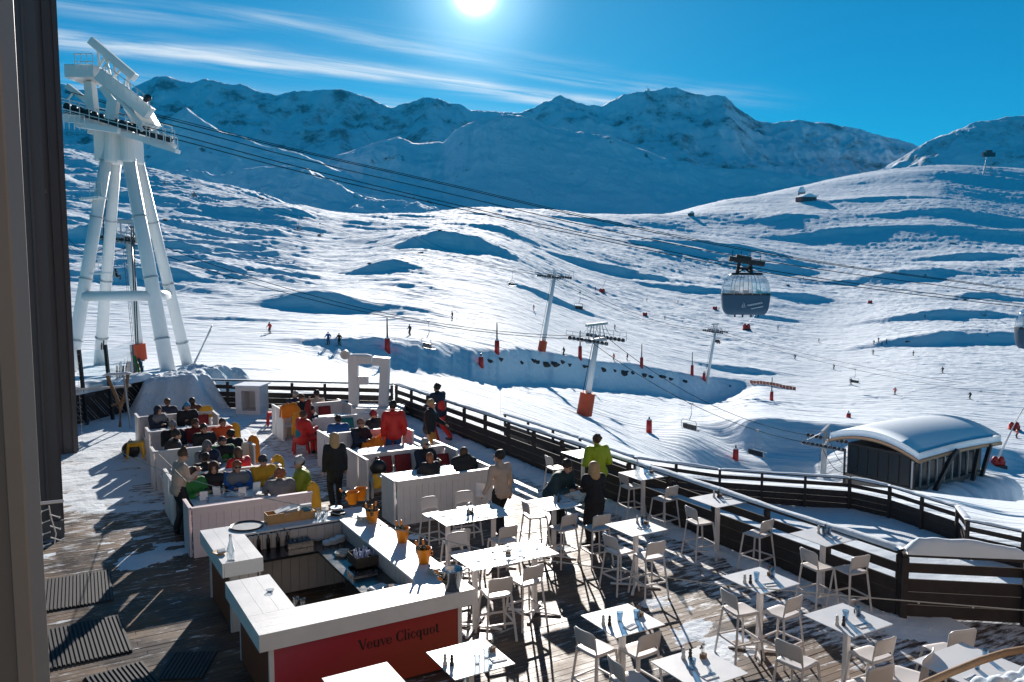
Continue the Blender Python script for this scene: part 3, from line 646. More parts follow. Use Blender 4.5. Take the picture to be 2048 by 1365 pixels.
booth(7.15, 9.0, 24.15, 0, 1, 'white booth with a teal cushion in front of the letter sculpture', M['white'], RG_, lw=None, rw=(-.5, .5))
booth(6.85, 8.95, 26.75, 1, 1, 'white booth furthest back in the right row', M['white'], RG_, lw=(-.85, .45), rw=(-.95, .45))
def low_table(a, b, L, W_, label, grp, mw=M['table']):
    t = thing('booth_table', label, 'table', AB(a, b), G30, grp)
    MB().b2((-L/2, -W_/2, .705), (L/2, W_/2, .735)).build('table_top', mw, t, bevel=.004)
    for x in (-L/2+.18, L/2-.18): MB().b2((x-.035, -.035, 0), (x+.035, .035, .705)).build('leg', mw, t)
    return t
LT = 'low white tables inside the booths'
low_table(3.65, 17.75, 1.75, .72, 'low white booth table with menus behind the pinkish booth wall', LT)
low_table(3.7, 20.5, 1.75, .66, 'low white booth table between the green jacket and the red jacket guests', LT)
low_table(3.8, 23.1, 1.6, .62, 'low white booth table by the orange jacket guest', LT)
low_table(3.8, 25.7, 1.6, .62, 'low white booth table by the guest in the blue beanie', LT)
low_table(7.75, 17.55, 1.9, .66, 'low white booth table in the large pale booth nearest the bar', LT)
low_table(7.85, 20.3, 1.8, .68, 'low white booth table beside the man standing in a red jacket', LT)
low_table(7.9, 22.95, 1.7, .60, 'low white booth table in front of the small child', LT)
low_table(7.9, 25.45, 1.7, .60, 'low white booth table by the guest with a raised arm', LT)
# cushions, blankets
def cushion(a, b, z, w, h, th, mm, label, rx=.25, grp='cushions in the booths'):
    t = MB(); n = 8
    for j in range(n + 1):
        for i in range(n + 1):
            u, v = i / n * 2 - 1, j / n * 2 - 1; e = (1 - u ** 4) * (1 - v ** 4); t.v.append((u * w / 2, -th / 2 * e ** .5, v * h / 2))
    o0 = len(t.v)
    for j in range(n + 1):
        for i in range(n + 1):
            u, v = i / n * 2 - 1, j / n * 2 - 1; e = (1 - u ** 4) * (1 - v ** 4); t.v.append((u * w / 2, th / 2 * e ** .5, v * h / 2))
    for j in range(n):
        for i in range(n):
            q = j * (n + 1) + i; t.f.append((q, q + 1, q + n + 2, q + n + 1)); t.f.append((o0 + q, o0 + q + n + 1, o0 + q + n + 2, o0 + q + 1))
    o = t.build('cushion', mm, smooth=True); o.location = AB(a, b, z); o.rotation_euler = (rx, 0, G30); tag(o, label, 'cushion', grp); return o
cushion(7.35, 18.88, .68, .42, .42, .14, M['cushr'], 'red striped cushion left of the man with grey hair', -.2)
cushion(7.85, 18.88, .68, .42, .42, .14, M['cushr'], 'red striped cushion touching the man with grey hair', -.2)
cushion(8.85, 18.75, .62, .38, .38, .14, M['cushr'], 'dark red cushion in the right corner behind the man with grey hair', -.25)
cushion(7.0, 18.2, .50, .36, .34, .16, M['blanky'], 'small yellow and red cushion under the black bag', -.3)
cushion(7.0, 17.1, .30, .34, .40, .16, M['cusht'], 'teal cushion standing at the end of the large pale booth', .2)
cushion(8.15, 23.95, .72, .48, .40, .12, M['cusht'], 'teal cushion behind the small child', -.2)
cushion(8.35, 26.6, .66, .40, .40, .12, M['cushr'], 'dark red cushion with pale stripe near the sculpture', -.2)
cushion(4.55, 26.75, .70, .45, .4, .12, M['cushr'], 'red blanket cushion at the right end of the back left booth', -.2)
def blanket(a, b, z, w, l, drop, mm, label, grp='folded blankets draped on the booths', rz=0.0, wob=.05):
    n, k = 22, 14; u, v = np.meshgrid(np.linspace(-1, 1, n), np.linspace(-1, 1, k)); sd = a * 3.1
    hh = .10 * (1 - u ** 4) * (1 - v ** 4) + wob * fbm(u * 2 + sd, v * 2, 3) - drop * np.clip(np.abs(v) - .35, 0, 1) ** 1.1 * 1.6
    o = grid_mesh('blanket', u * w / 2, v * l / 2 * (1 - .25 * (drop > 0)), hh, mm); o.location = AB(a, b, z); o.rotation_euler = (0, 0, G30 + rz)
    s = o.modifiers.new('thick', 'SOLIDIFY'); s.thickness = .04; tag(o, label, 'blanket', grp); return o
blanket(4.98, 16.75, .95, .22, .55, .45, M['blanky'], 'yellow blanket over the right end of the pinkish booth')
blanket(4.95, 19.4, .98, .26, .5, .55, M['blanky'], 'yellow blanket beside the guest in the yellow jacket')
blanket(4.98, 21.9, .98, .26, .5, .55, M['blanko'], 'orange blanket over the booth end right of the dark haired guest')
blanket(4.95, 23.9, .98, .26, .4, .4, M['blanky'], 'yellow blanket behind the guest in the orange jacket')
blanket(4.75, 27.0, 1.0, .4, .3, .2, M['blanky'], 'small yellow blanket on the back wall of the furthest left booth')
blanket(7.05, 25.95, 1.0, .6, .55, .2, M['blanko'], 'rumpled orange blanket on the wing of the furthest right booth', wob=.12)
blanket(6.85, 24.45, 1.0, .28, .4, .55, M['blanky'], 'yellow blanket beside the guest in the red and teal jacket')
blanket(8.15, 21.25, .70, .95, .6, .25, M['blanko'], 'large orange blanket over the lap of the guest with a cap', wob=.22)
# stools by booths
def plastic_stool(loc, mm, label):
    t = thing('plastic_stool', label, 'stool', loc, R(20)); s = .18
    MB().b2((-.2, -.2, .41), (.2, .2, .45)).build('seat', mm, t, bevel=.015)
    for x in (-1, 1):
        for y in (-1, 1): MB().beam((x * .17, y * .17, .42), (x * .21, y * .21, 0), .05, .05).build('leg', mm, t)
    MB().b2((-.19, -.19, .34), (.19, .19, .408)).build('apron', mm, t); return t
plastic_stool(PZ(272, 915, 0), M['yellow'], 'yellow plastic stool left of the white booths')
plastic_stool(PZ(602, 905, 0), M['red'], 'red plastic stool under the guest in the red and teal jacket')
plastic_stool(PZ(548, 850, 0), M['red'], 'red plastic stool left of the furthest right booth')
def bag(loc, r, label, mm=M['black']):
    m = MB(); m.ball((0, 0, r * .8), r, 12, 8, (1, .7, .95)); m.tube([(-.1, 0, r * 1.5), (0, 0, r * 2.0), (.1, 0, r * 1.5)], .015)
    o = m.build('bag', mm, smooth=True); o.location = loc; tag(o, label, 'bag', 'dark bags left by the guests'); return o
bag(PZ(262, 915, 0), .26, 'dark bag behind the yellow stool'); bag(AB(7.0, 18.35, .62), .2, 'black bag on the bench end beside the striped cushions')
# grooved mats
def floor_mat(a, b, L, W_, rz, label):
    t = thing('floor_mat', label, 'mat', AB(a, b, .004), G30 + rz, 'black ribbed rubber mats on the deck')
    MB().b2((-L/2, -W_/2, 0), (L/2, W_/2, .012)).build('base', M['rubber'], t); m = MB(); n = int(L / .055)
    for i in range(n): x = -L/2 + (i + .5) * L / n; m.b2((x - .014, -W_/2 + .01, .013), (x + .014, W_/2 - .01, .024))
    m.build('rib', mat('rib rubber', (.045, .045, .047), .6), t)
floor_mat(.35, 15.8, 1.55, 1.55, R(-3), 'upper black ribbed mat by the wall')
floor_mat(.25, 13.55, 1.75, 1.45, R(2), 'middle black ribbed mat dusted with snow')
floor_mat(.95, 11.85, .75, 1.1, R(10), 'small black ribbed mat at the lower edge')
floor_mat(1.75, 12.0, .62, .8, R(-25), 'black ribbed mat half in the shadow of the bar')
# ================================================================== bar
def panel_mat():
    m = bpy.data.materials.new('printed colour fade panel'); m.use_nodes = True; t = NT(m.node_tree); b = m.node_tree.nodes['Principled BSDF']
    tc = t.n('ShaderNodeTexCoord').outputs['Object']; x, y, zz = t.sep(tc)
    f = t.ramp(t.m('ADD', t.m('MULTIPLY', x, -.35), t.m('MULTIPLY', zz, 1.0)), -1.2, -.35, False)
    c = t.mix(f, (.33, .045, .02, 1), (.42, .025, .045, 1)); c = t.mix(t.ramp(t.m('SUBTRACT', zz, t.m('MULTIPLY', x, .55)), -1.25, -.45), c, (.42, .07, .11, 1))
    t.put(b.inputs['Base Color'], c); b.inputs['Roughness'].default_value = .45; return m
BARP = panel_mat()
bar = thing('cocktail_bar', 'square white counter bar with red lettered front panel and boarded inner walls', 'bar', (0, 0, 0), G30)
ZT = 1.12
segs = [('counter_top', (2.27, 9.98), (5.18, 10.60)), ('counter_top', (4.58, 10.603), (5.18, 14.48)), ('counter_top', (2.27, 10.603), (2.88, 11.93)), ('counter_top', (2.38, 12.68), (2.98, 14.48)), ('counter_top', (2.983, 13.92), (4.577, 14.48))]
for n_, p, q in segs:
    m = MB(); L = (q[0]-p[0], q[1]-p[1]); k = 3
    for i in range(k):
        if L[0] > L[1]: m.b2((p[0], p[1]+L[1]*i/k+.0015, ZT-.03), (q[0], p[1]+L[1]*(i+1)/k-.0015, ZT))
        else: m.b2((p[0]+L[0]*i/k+.0015, p[1], ZT-.03), (p[0]+L[0]*(i+1)/k-.0015, q[1], ZT))
    m.build(n_, M['counter'], bar)
m = MB(); f0, f1 = ZT-.22, ZT-.031
m.b2((2.27, 9.98, f0), (5.18, 10.01, f1)); m.b2((5.15, 10.013, f0), (5.18, 14.48, f1)); m.b2((2.27, 10.013, f0), (2.30, 11.93, f1)); m.b2((2.38, 12.68, f0), (2.41, 14.48, f1)); m.b2((2.413, 14.45, f0), (5.147, 14.48, f1))
m.b2((2.303, 11.90, f0), (2.88, 11.93, f1)); m.b2((2.413, 12.68, f0), (2.98, 12.71, f1)); m.build('apron', M['counter'], bar, bevel=.003)
MB().b2((2.47, 10.13, .02), (4.985, 10.15, ZT-.05)).build('front_panel', BARP, bar)
MB().b2((2.43, 10.16, .02), (2.45, 11.78, ZT-.05)).build('side_panel', M['rustp'], bar); MB().b2((2.52, 12.86, .02), (2.54, 14.3, ZT-.05)).build('side_panel', M['rustp'], bar)
m = MB()
for a, b in ((2.44, 10.13), (5.02, 10.15), (2.46, 11.82), (2.53, 12.80), (2.53, 14.35), (5.02, 14.35)): m.b2((a-.03, b-.025, 0), (a+.03, b+.025, ZT-.032))
m.build('corner_post', M['white'], bar)
m = MB(); boards(m, 2.95, 4.6, 13.86, .02, ZT-.035, .03); boards(m, 10.66, 13.84, 4.62, .02, ZT-.035, .03, 'y'); boards(m, 10.66, 11.86, 2.84, .02, ZT-.035, .03, 'y'); boards(m, 12.75, 13.84, 2.94, .02, ZT-.035, .03, 'y'); boards(m, 2.5, 2.9, 12.74, .02, ZT-.035, .02); boards(m, 2.5, 2.8, 11.88, .02, ZT-.035, .02)
boards(m, 2.9, 4.6, 10.63, .02, ZT-.035, .03); boards(m, 10.2, 14.3, 5.06, .02, ZT-.035, .02, 'y'); boards(m, 2.6, 5.0, 14.37, .02, ZT-.035, .02)
m.build('inner_wall', mat('grey white boards', (.46, .44, .43), .6, var=.15), bar)
m = MB(); m.b2((2.97, 13.32, .80), (4.60, 13.84, .84)); m.b2((4.02, 10.9, .80), (4.60, 13.315, .84)); m.build('work_surface', mat('black worktop', (.012, .012, .014), .22, var=.1), bar)
m = MB(); m.b2((4.05, 10.95, .45), (4.58, 12.1, .795)); m.build('fridge', M['black'], bar)
# lettering
def ray_b(px, py, b):
    v = (682.5 - py) / FPX; d = Vector(((px - 1024) / FPX, CP + v * SP, -SP + v * CP)); o = Vector((0, 0, CAMH))
    s = (b - o.dot(E2)) / d.dot(E2); p = o + d * s; return p.dot(E1), p.z
T0, T1 = ray_b(717, 1303, 10.125), ray_b(879, 1274, 10.125)
_, ztop = ray_b(716, 1282, 10.125)
cap_h = abs(ztop - T0[1]) ; cap_h = max(.10, min(.2, cap_h)); xh = cap_h * .66
class Let:
    def __init__(s): s.m = MB(); s.x = 0
    def quad(s, pts): s.m.slab(pts, -.004, 0)
    def rect(s, x0, z0, x1, z1): s.quad([(s.x+x0, z0), (s.x+x1, z0), (s.x+x1, z1), (s.x+x0, z1)])
    def ring(s, cx, cz, rx, rz, ix, iz, a0=0, a1=360, n=22):
        for i in range(n):
            u, v = R(a0+(a1-a0)*i/n), R(a0+(a1-a0)*(i+1)/n)
            s.quad([(s.x+cx+rx*math.cos(u), cz+rz*math.sin(u)), (s.x+cx+rx*math.cos(v), cz+rz*math.sin(v)), (s.x+cx+ix*math.cos(v), cz+iz*math.sin(v)), (s.x+cx+ix*math.cos(u), cz+iz*math.sin(u))][::-1])
def word(txt, mb):
    L = Let(); L.m = mb; c, h = 1.0, .64
    for ch in txt:
        if ch == 'V': L.quad([(L.x+.0, c), (L.x+.22, c), (L.x+.50, 0), (L.x+.40, 0)][::-1]); L.quad([(L.x+.40, 0), (L.x+.46, 0), (L.x+.78, c), (L.x+.72, c)]); L.rect(-.06, c-.04, .28, c); L.rect(.62, c-.04, .86, c); adv = .80
        elif ch == 'v': L.quad([(L.x+0, h), (L.x+.17, h), (L.x+.36, 0), (L.x+.27, 0)][::-1]); L.quad([(L.x+.27, 0), (L.x+.32, 0), (L.x+.52, h), (L.x+.47, h)]); L.rect(-.04, h-.03, .2, h); L.rect(.4, h-.03, .57, h); adv = .56
        elif ch == 'e': L.ring(.28, h/2, .27, h/2+.01, .13, h/2-.03, 55, 335); L.ring(.28, h/2, .27, h/2+.01, .15, h/2-.03, 0, 55, 6); L.rect(.12, h*.52, .54, h*.52+.04); adv = .62
        elif ch == 'u': L.rect(.06, .1, .20, h); L.rect(0, h-.03, .2, h); L.ring(.28, .14, .22, .15, .10, .09, 180, 350, 10); L.rect(.44, 0, .58, h); L.rect(.38, h-.03, .44, h); L.rect(.58, 0, .64, .03); adv = .70
        elif ch == 'C': L.ring(.42, c/2, .40, c/2+.01, .22, c/2-.04, 50, 312, 26); L.rect(.64, c*.66, .68, c); L.rect(.64, 0, .68, c*.3); adv = .80
        elif ch == 'l': L.rect(.07, 0, .21, c+.03); L.rect(0, 0, .28, .03); L.rect(0, c, .07, c+.03); adv = .34
        elif ch == 'i': L.rect(.07, 0, .21, h); L.rect(0, 0, .28, .03); L.rect(0, h-.03, .07, h); L.ring(.14, c-.08, .085, .085, 0.001, .001, n=12); adv = .34
        elif ch == 'c': L.ring(.27, h/2, .26, h/2+.01, .12, h/2-.03, 50, 320); L.ring(.42, h*.74, .06, .06, .001, .001, n=10); adv = .54
        elif ch == 'q': L.ring(.27, h/2, .26, h/2+.01, .12, h/2-.03); L.rect(.42, -.34, .56, h); L.rect(.35, -.34, .63, -.31); adv = .68
        elif ch == 'o': L.ring(.28, h/2, .27, h/2+.01, .13, h/2-.03); adv = .60
        elif ch == 't': L.rect(.10, .08, .24, h+.2); L.rect(0, h-.03, .36, h); L.ring(.26, .12, .16, .13, .06, .08, 180, 340, 8); adv = .42
        else: adv = .34
        L.x += adv
    return L.x
mb = MB(); wtot = word('Veuve Clicquot', mb); sc_ = (T1[0] - T0[0]) / wtot; mb = MB(); w1 = word('Veuve ', mb)
mb2 = MB(); word('Clicquot', mb2)
for q, off in ((mb, 0), (mb2, w1)):
    for i, v in enumerate(q.v): q.v[i] = (T0[0] + (v[0] + off) * sc_, 10.128 + v[1], T0[1] + v[2] * sc_)
    q.build('lettering', M['ink'], bar)
# ------------------------------------------------ things on the bar
def bottle_mb(foil=True):
    pr = [(.001, 0), (.042, 0), (.044, .01), (.044, .17), (.036, .21), (.018, .25), (.0155, .30), (.001, .301)]
    a = MB().lathe(pr, n=12); b = MB().lathe([(.0185, .235), (.0185, .31), (.014, .325), (.001, .327)], n=12); c = MB().lathe([(.0452, .05), (.0452, .13)], n=14); return a, b, c
def bottle(loc, tiltx, tilty, label):
    t = thing('champagne_bottle', label, 'bottle', loc, group='champagne bottles in ice buckets', rot=(tiltx, tilty, 0)); a, b, c = bottle_mb()
    a.build('glass_body', M['botg'], t, True); b.build('foil', M['cork'], t, True); c.build('paper_label', M['cork'], t, True); return t
def bucket(loc, label, mm=M['orange'], s=1.0, bott=()):
    t = thing('ice_bucket', label, 'bucket', loc, random.uniform(0, 3)); r0, r1, h = .075*s, .112*s, .215*s
    MB().lathe([(.001, 0), (r0, 0), (r1, h), (r1+.008, h+.004), (r1+.004, h+.012), (r1-.006, h), (r0-.006, .012), (.001, .012)], n=28).build('shell', mm, t, True)
    for sx_ in (-1, 1): MB().tube([(sx_*r1, 0, h-.03), (sx_*(r1+.035), 0, h-.02), (sx_*(r1+.035), 0, h-.07), (sx_*(r1-.01), 0, h-.09)], .007).build('handle', mm, t)
    m = MB()
    for i in range(16): m.box((random.uniform(-.6, .6)*r1, random.uniform(-.6, .6)*r1, h-.05+random.uniform(-.01, .015)), (.03, .03, .03), rz=random.uniform(0, 3))
    m.build('ice', M['glass'], t)
    for i, (dx, dy, tx, ty) in enumerate(bott): bottle(Vector(loc) + Vector((dx*s, dy*s, .035)), tx, ty, label.replace('bucket', 'bucket bottle') + (' leaning left' if ty < 0 else ' leaning right') + ('' if i < 2 else ' at the back'))
    return t
BZ = ZT
bucket(PZ(705, 1008, BZ), 'orange champagne bucket furthest back on the bar', bott=((-.02, 0, -.1, -.75),))
bucket(PZ(722, 1000, BZ), 'orange champagne bucket half hidden behind the furthest one')
bucket(PZ(745, 1046, BZ), 'orange champagne bucket beside the stack of plates', bott=((-.03, 0, .1, -.25), (.02, .02, -.15, .1), (0, -.03, .25, .05)))
bucket(PZ(805, 1084, BZ), 'orange champagne bucket in the middle of the bar side', bott=((-.03, 0, .1, -.2), (.02, .02, .1, -.12)))
bucket(PZ(848, 1126, BZ), 'orange champagne bucket next to the steel one', bott=((-.03, 0, .1, -.28), (.02, .02, .1, -.1)))
bucket(PZ(905, 1180, BZ), 'large steel champagne bucket on the front corner of the bar', M['steel'], 1.32, bott=((.04, .0, .35, -.95), (-.01, .03, .1, -.75)))
def plates(loc, n, r, mm, label, grp='stacks of plates on the bar'):
    m = MB()
    for i in range(n): z = i * .016; m.lathe([(.001, z+.001), (r*.55, z), (r*.62, z+.004), (r, z+.017), (r-.004, z+.021), (r*.6, z+.010), (.001, z+.009)], n=26)
    o = m.build('plate_stack', mm, smooth=True); o.location = loc; tag(o, label, 'plates', grp); return o
plates(PZ(728, 1040, BZ), 5, .125, M['ceramic'], 'stack of stoneware plates leaning beside the second bucket')
plates(PZ(872, 1146, BZ), 6, .13, M['ceramic'], 'stack of plates behind the steel bucket')
plates(PZ(676, 1030, BZ), 3, .135, M['darkm'], 'dark plates with white plates on top at the back of the bar')
plates(PZ(672, 1026, BZ)+Vector((0,0,.05)), 3, .11, M['table'], 'small white plates piled on the dark plates')
plates(PZ(634, 1080, .84), 3, .12, M['ceramic'], 'stack of small stoneware plates on the inner worktop')
plates(PZ(800, 1188, .55), 2, .14, M['steel'], 'steel bowl standing inside the bar by the sink')
t = thing('round_tray', 'large round black rimmed tray on the back left corner of the bar', 'tray', PZ(494, 1054, BZ))
MB().lathe([(.001, 0), (.26, 0), (.275, .03), (.268, .032), (.255, .008), (.001, .008)], n=36).build('rim', M['black'], t, True); MB().lathe([(.001, .009), (.25, .009)], n=36).build('liner', M['ceramic'], t)
def crate(loc, L, W_, h, label, rz=G30):
    t = thing('wooden_box', label, 'box', loc, rz, 'wooden boxes on the bar'); e = .012; m = MB()
    for p, q in (((-L/2, -W_/2, 0), (L/2, -W_/2+e, h)), ((-L/2, W_/2-e, 0), (L/2, W_/2, h)), ((-L/2, -W_/2+e, 0), (-L/2+e, W_/2-e, h)), ((L/2-e, -W_/2+e, 0), (L/2, W_/2-e, h)), ((-L/2+e, -W_/2+e, 0), (L/2-e, W_/2-e, .01))): m.b2(p, q)
    m.build('sides', M['wood'], t); return t
p = PZ(568, 1042, BZ); crate(p, .62, .24, .17, 'long open wooden box of papers on the bar'); q = PZ(612, 1036, BZ); crate(q, .26, .22, .14, 'short wooden box with blue leaflets on the bar')
m = MB(); 
for i in range(9): m.box((random.uniform(-.05, .2), random.uniform(-.05, .05), .14+.008*i), (.26, .18, .004), rot=Euler((random.uniform(-.3, .3), random.uniform(-.35, -.1), random.uniform(-.2, .2))).to_matrix())
o = m.build('paper_sheaf', M['paper']); o.location = p; o.rotation_euler = (0, 0, G30); tag(o, 'loose white papers sticking out of the long wooden box', 'papers')
def leaflet(loc, w, h, label, rx=.2, n=8, rz=G30, grp='printed leaflets'):
    t = thing('leaflet_stack', label, 'leaflets', loc, rz, grp)
    MB().box((0, 0, h/2), (w, .012*n/4, h), rot=Matrix.Rotation(rx, 3, 'X')).build('sheet', M['paper'], t)
    MB().box((0, -.012*n/8-.003, h*.55), (w*.94, .002, h*.45), rot=Matrix.Rotation(rx, 3, 'X')).build('picture', mat('blue mountain print', (.06, .25, .42), .5, var=.6, vs=18), t); return t
leaflet(q + Vector((0, 0, .05)), .19, .20, 'upright blue and white leaflets in the short wooden box', .1, 20)
def glass_mb(r=.036, h=.09, fac=8):
    return MB().lathe([(.001, .004), (r*.78, .004), (r, h), (r-.004, h), (r*.70, .012), (.001, .012)], n=fac*2)
def glass(loc, label, grp, mm=M['glass'], r=.042, h=.125):
    o = glass_mb(r, h, 6).build('drinking_glass', mm, smooth=True); o.location = loc; tag(o, label, 'glass', grp); return o
for i, (x, y) in enumerate([(632, 1040), (640, 1036), (646, 1041), (653, 1034), (637, 1029), (648, 1028)]):
    glass(PZ(x, y, BZ), 'clear glass in the cluster beside the short wooden box', 'clear glasses at the back of the bar', r=.032, h=.12)
def carafe(loc, label, s=1.0):
    t = thing('glass_carafe', label, 'carafe', loc, 0, 'clear water carafes'); MB().lathe([(.001, 0), (.05*s, 0), (.052*s, .15*s), (.03*s, .22*s), (.018*s, .27*s), (.018*s, .33*s), (.014*s, .33*s), (.014*s, .27*s), (.045*s, .14*s), (.001, .012)], n=18).build('glass_body', M['glass'], t, True)
    MB().cyl((0, 0, .33*s), (0, 0, .355*s), .017*s).build('stopper', M['steel'], t); return t
carafe(PZ(462, 1122, BZ), 'tall clear water carafe on the left corner of the bar', 1.15)
t = thing('snack_bowl', 'brown bowl with a white napkin on the left end of the bar', 'bowl', PZ(440, 1108, BZ)); MB().lathe([(.001, 0), (.05, 0), (.11, .035), (.105, .037), (.045, .008), (.001, .008)], n=22).build('dish', M['wood'], t, True)
MB().box((.03, 0, .045), (.13, .11, .03), rot=Euler((.15, -.1, .4)).to_matrix()).build('napkin', M['paper'], t, bevel=.01)
t = thing('ashtray', 'small clear ashtray on the front left counter of the bar', 'ashtray', PZ(540, 1184, BZ)); MB().lathe([(.001, 0), (.04, 0), (.055, .03), (.045, .03), (.03, .008), (.001, .008)], n=16).build('glass_body', M['glass'], t, True)
# inner bar clutter
bz = .845
for i in range(13):
    x = 505 + i * 6.4; t = thing('liqueur_bottle', 'dark small bottle in the crowded row on the inner worktop', 'bottle', PZ(x, 1092 - i * .9 + (i % 3) * 5, bz), 0, 'bottles crowded on the inner worktop of the bar')
    MB().lathe([(.001, 0), (.032, 0), (.034, .15), (.012, .20), (.012, .25), (.001, .25)], n=10).build('glass_body', (M['botg'], M['glass'], M['black'])[i % 3], t, True); MB().cyl((0, 0, .245), (0, 0, .275), .014, n=8).build('pourer', M['steel'], t)
t = thing('glass_rack', 'square rack of upturned glasses on the inner worktop', 'rack', PZ(596, 1090, bz), G30)
m = MB()
for i in range(7): m.b2((-.21, -.18+i*.058, 0), (.21, -.175+i*.058, .09)); m.b2((-.21+i*.068, -.18, .09), (-.206+i*.068, .18, .094))
m.build('frame', M['steel'], t); m = MB()
for i in range(5):
    for j in range(4): m.lathe([(.03, .03), (.024, .12), (.001, .12)], (-.16+i*.08, -.12+j*.08, 0), 10)
m.build('glasses', M['glass'], t, True)
t = thing('cutlery_box', 'open box of rolled napkins and cutlery inside the bar', 'box', PZ(735, 1125, .88), G30)
m = MB()
for p, q in (((-.25, -.2, 0), (.25, -.19, .16)), ((-.25, .19, 0), (.25, .2, .16)), ((-.25, -.19, 0), (-.24, .19, .16)), ((.24, -.19, 0), (.25, .19, .16)), ((-.005, -.19, 0), (.005, .19, .15)), ((-.24, -.19, 0), (.24, .19, .01))): m.b2(p, q)
m.build('sides', M['dark'], t); m = MB()
for i in range(34):
    x, y = random.uniform(-.21, .21), random.uniform(-.15, .15); m.cyl((x, y, .03), (x+random.uniform(-.05, .05), y+random.uniform(-.05, .05), random.uniform(.17, .23)), .014, .01, 6)
m.build('rolled_napkins', mat('blue white napkins', (.50, .55, .72), .8, var=.3, vs=30), t)
for i, (x, y) in enumerate([(592, 1213), (606, 1216)]): glass(PZ(x, y, .9), ('left', 'right')[i] + ' clear jug glass behind the front counter of the bar', 'glasses behind the front counter', r=.04, h=.13)
# ================================================================== tables and stools
TPOST = {}
def high_table(a, b, desc, L=.76, D=.76, z=1.05, grp='white high tables on the open deck'):
    t = thing('high_table', desc, 'table', AB(a, b), G30, grp)
    MB().b2((-L/2, -D/2, z-.012), (L/2, D/2, z)).build('table_top', M['table'], t, bevel=.003)
    xs = (0,) if L < 1 else (-L/2+.22, L/2-.22)
    for x in xs:
        MB().b2((x-.035, -.035, .02), (x+.035, .035, z-.022)).build('post', M['white'], t, bevel=.004)
        m = MB(); m.b2((x-.12, -.12, z-.02), (x+.12, .12, z-.013)); m.build('top_bracket', M['white'], t); m = MB()
        for s in (-1, 1): m.beam((x, 0, .03), (x+.30*s, .30*s, .012), .045, .022); m.beam((x, 0, .031), (x-.30*s, .30*s, .013), .045, .022)
        m.build('base', M['white'], t)
    return t
def ctr(px, py, z=1.05): p = PZ(px, py, z); return p.dot(E1), p.dot(E2)
TB = [ (1245,1240,'high square table with two tumblers in the lower middle of the deck','the lower middle table'),
 (1272,1054,'high square table with folded napkin right of the long haired woman','the table right of the woman in a black coat'),
 (1441,999,'high square table with two black mills beside the fence','the fence side table with two black mills'),
 (1521,1160,'high square table with one black mill right of centre','the table with one black mill right of centre'),
 (1695,1239,'high square table with two blue tumblers at lower right','the lower right table with blue tumblers'),
 (1662,1069,'high square table by the fence nearest the snowy rail','the table by the thick snowy rail'),
 (940,1316,'high square table half in shadow in front of the red bar panel','the half shaded table by the red panel'),
 (1398,1335,'high square table cut by the bottom edge with a blue tumbler','the table cut by the bottom edge'),
 (1108,1006,'high square table where the hooded man leans','the table where the hooded man leans'),
 (1291,948,'high square table with the tall carafe beside the fence','the table with the carafe by the fence'),
 (1175,906,'high square table behind the man in the lime jacket','the table behind the lime jacket') ]
TC = []
for px, py, d_, s_ in TB:
    a, b = ctr(px, py); 
    if a > 11.28: a = 11.28
    high_table(a, b, d_); TC.append((a, b, s_))
high_table(6.80, 13.25, 'long high white table with bright top nearest the booths', 1.36, .8); TC.append((6.80, 13.25, 'the long table nearest the booths'))
high_table(6.30, 11.12, 'long high white table with four glasses beside the bar', 1.5, .76); TC.append((6.30, 11.12, 'the long table beside the bar'))
high_table(3.02, 8.35, 'white high table corner showing at the bottom edge under the bar', .76, .76); TC.append((3.02, 8.35, 'bottom table'))
t = thing('square_dining_table', 'lower white square table in the bottom right corner', 'table', AB(9.65, 5.72), G30)
MB().b2((-.5, -.42, .74), (.5, .42, .755)).build('table_top', M['table'], t, bevel=.003); MB().b2((-.04, -.04, 0), (.04, .04, .74)).build('post', M['white'], t)
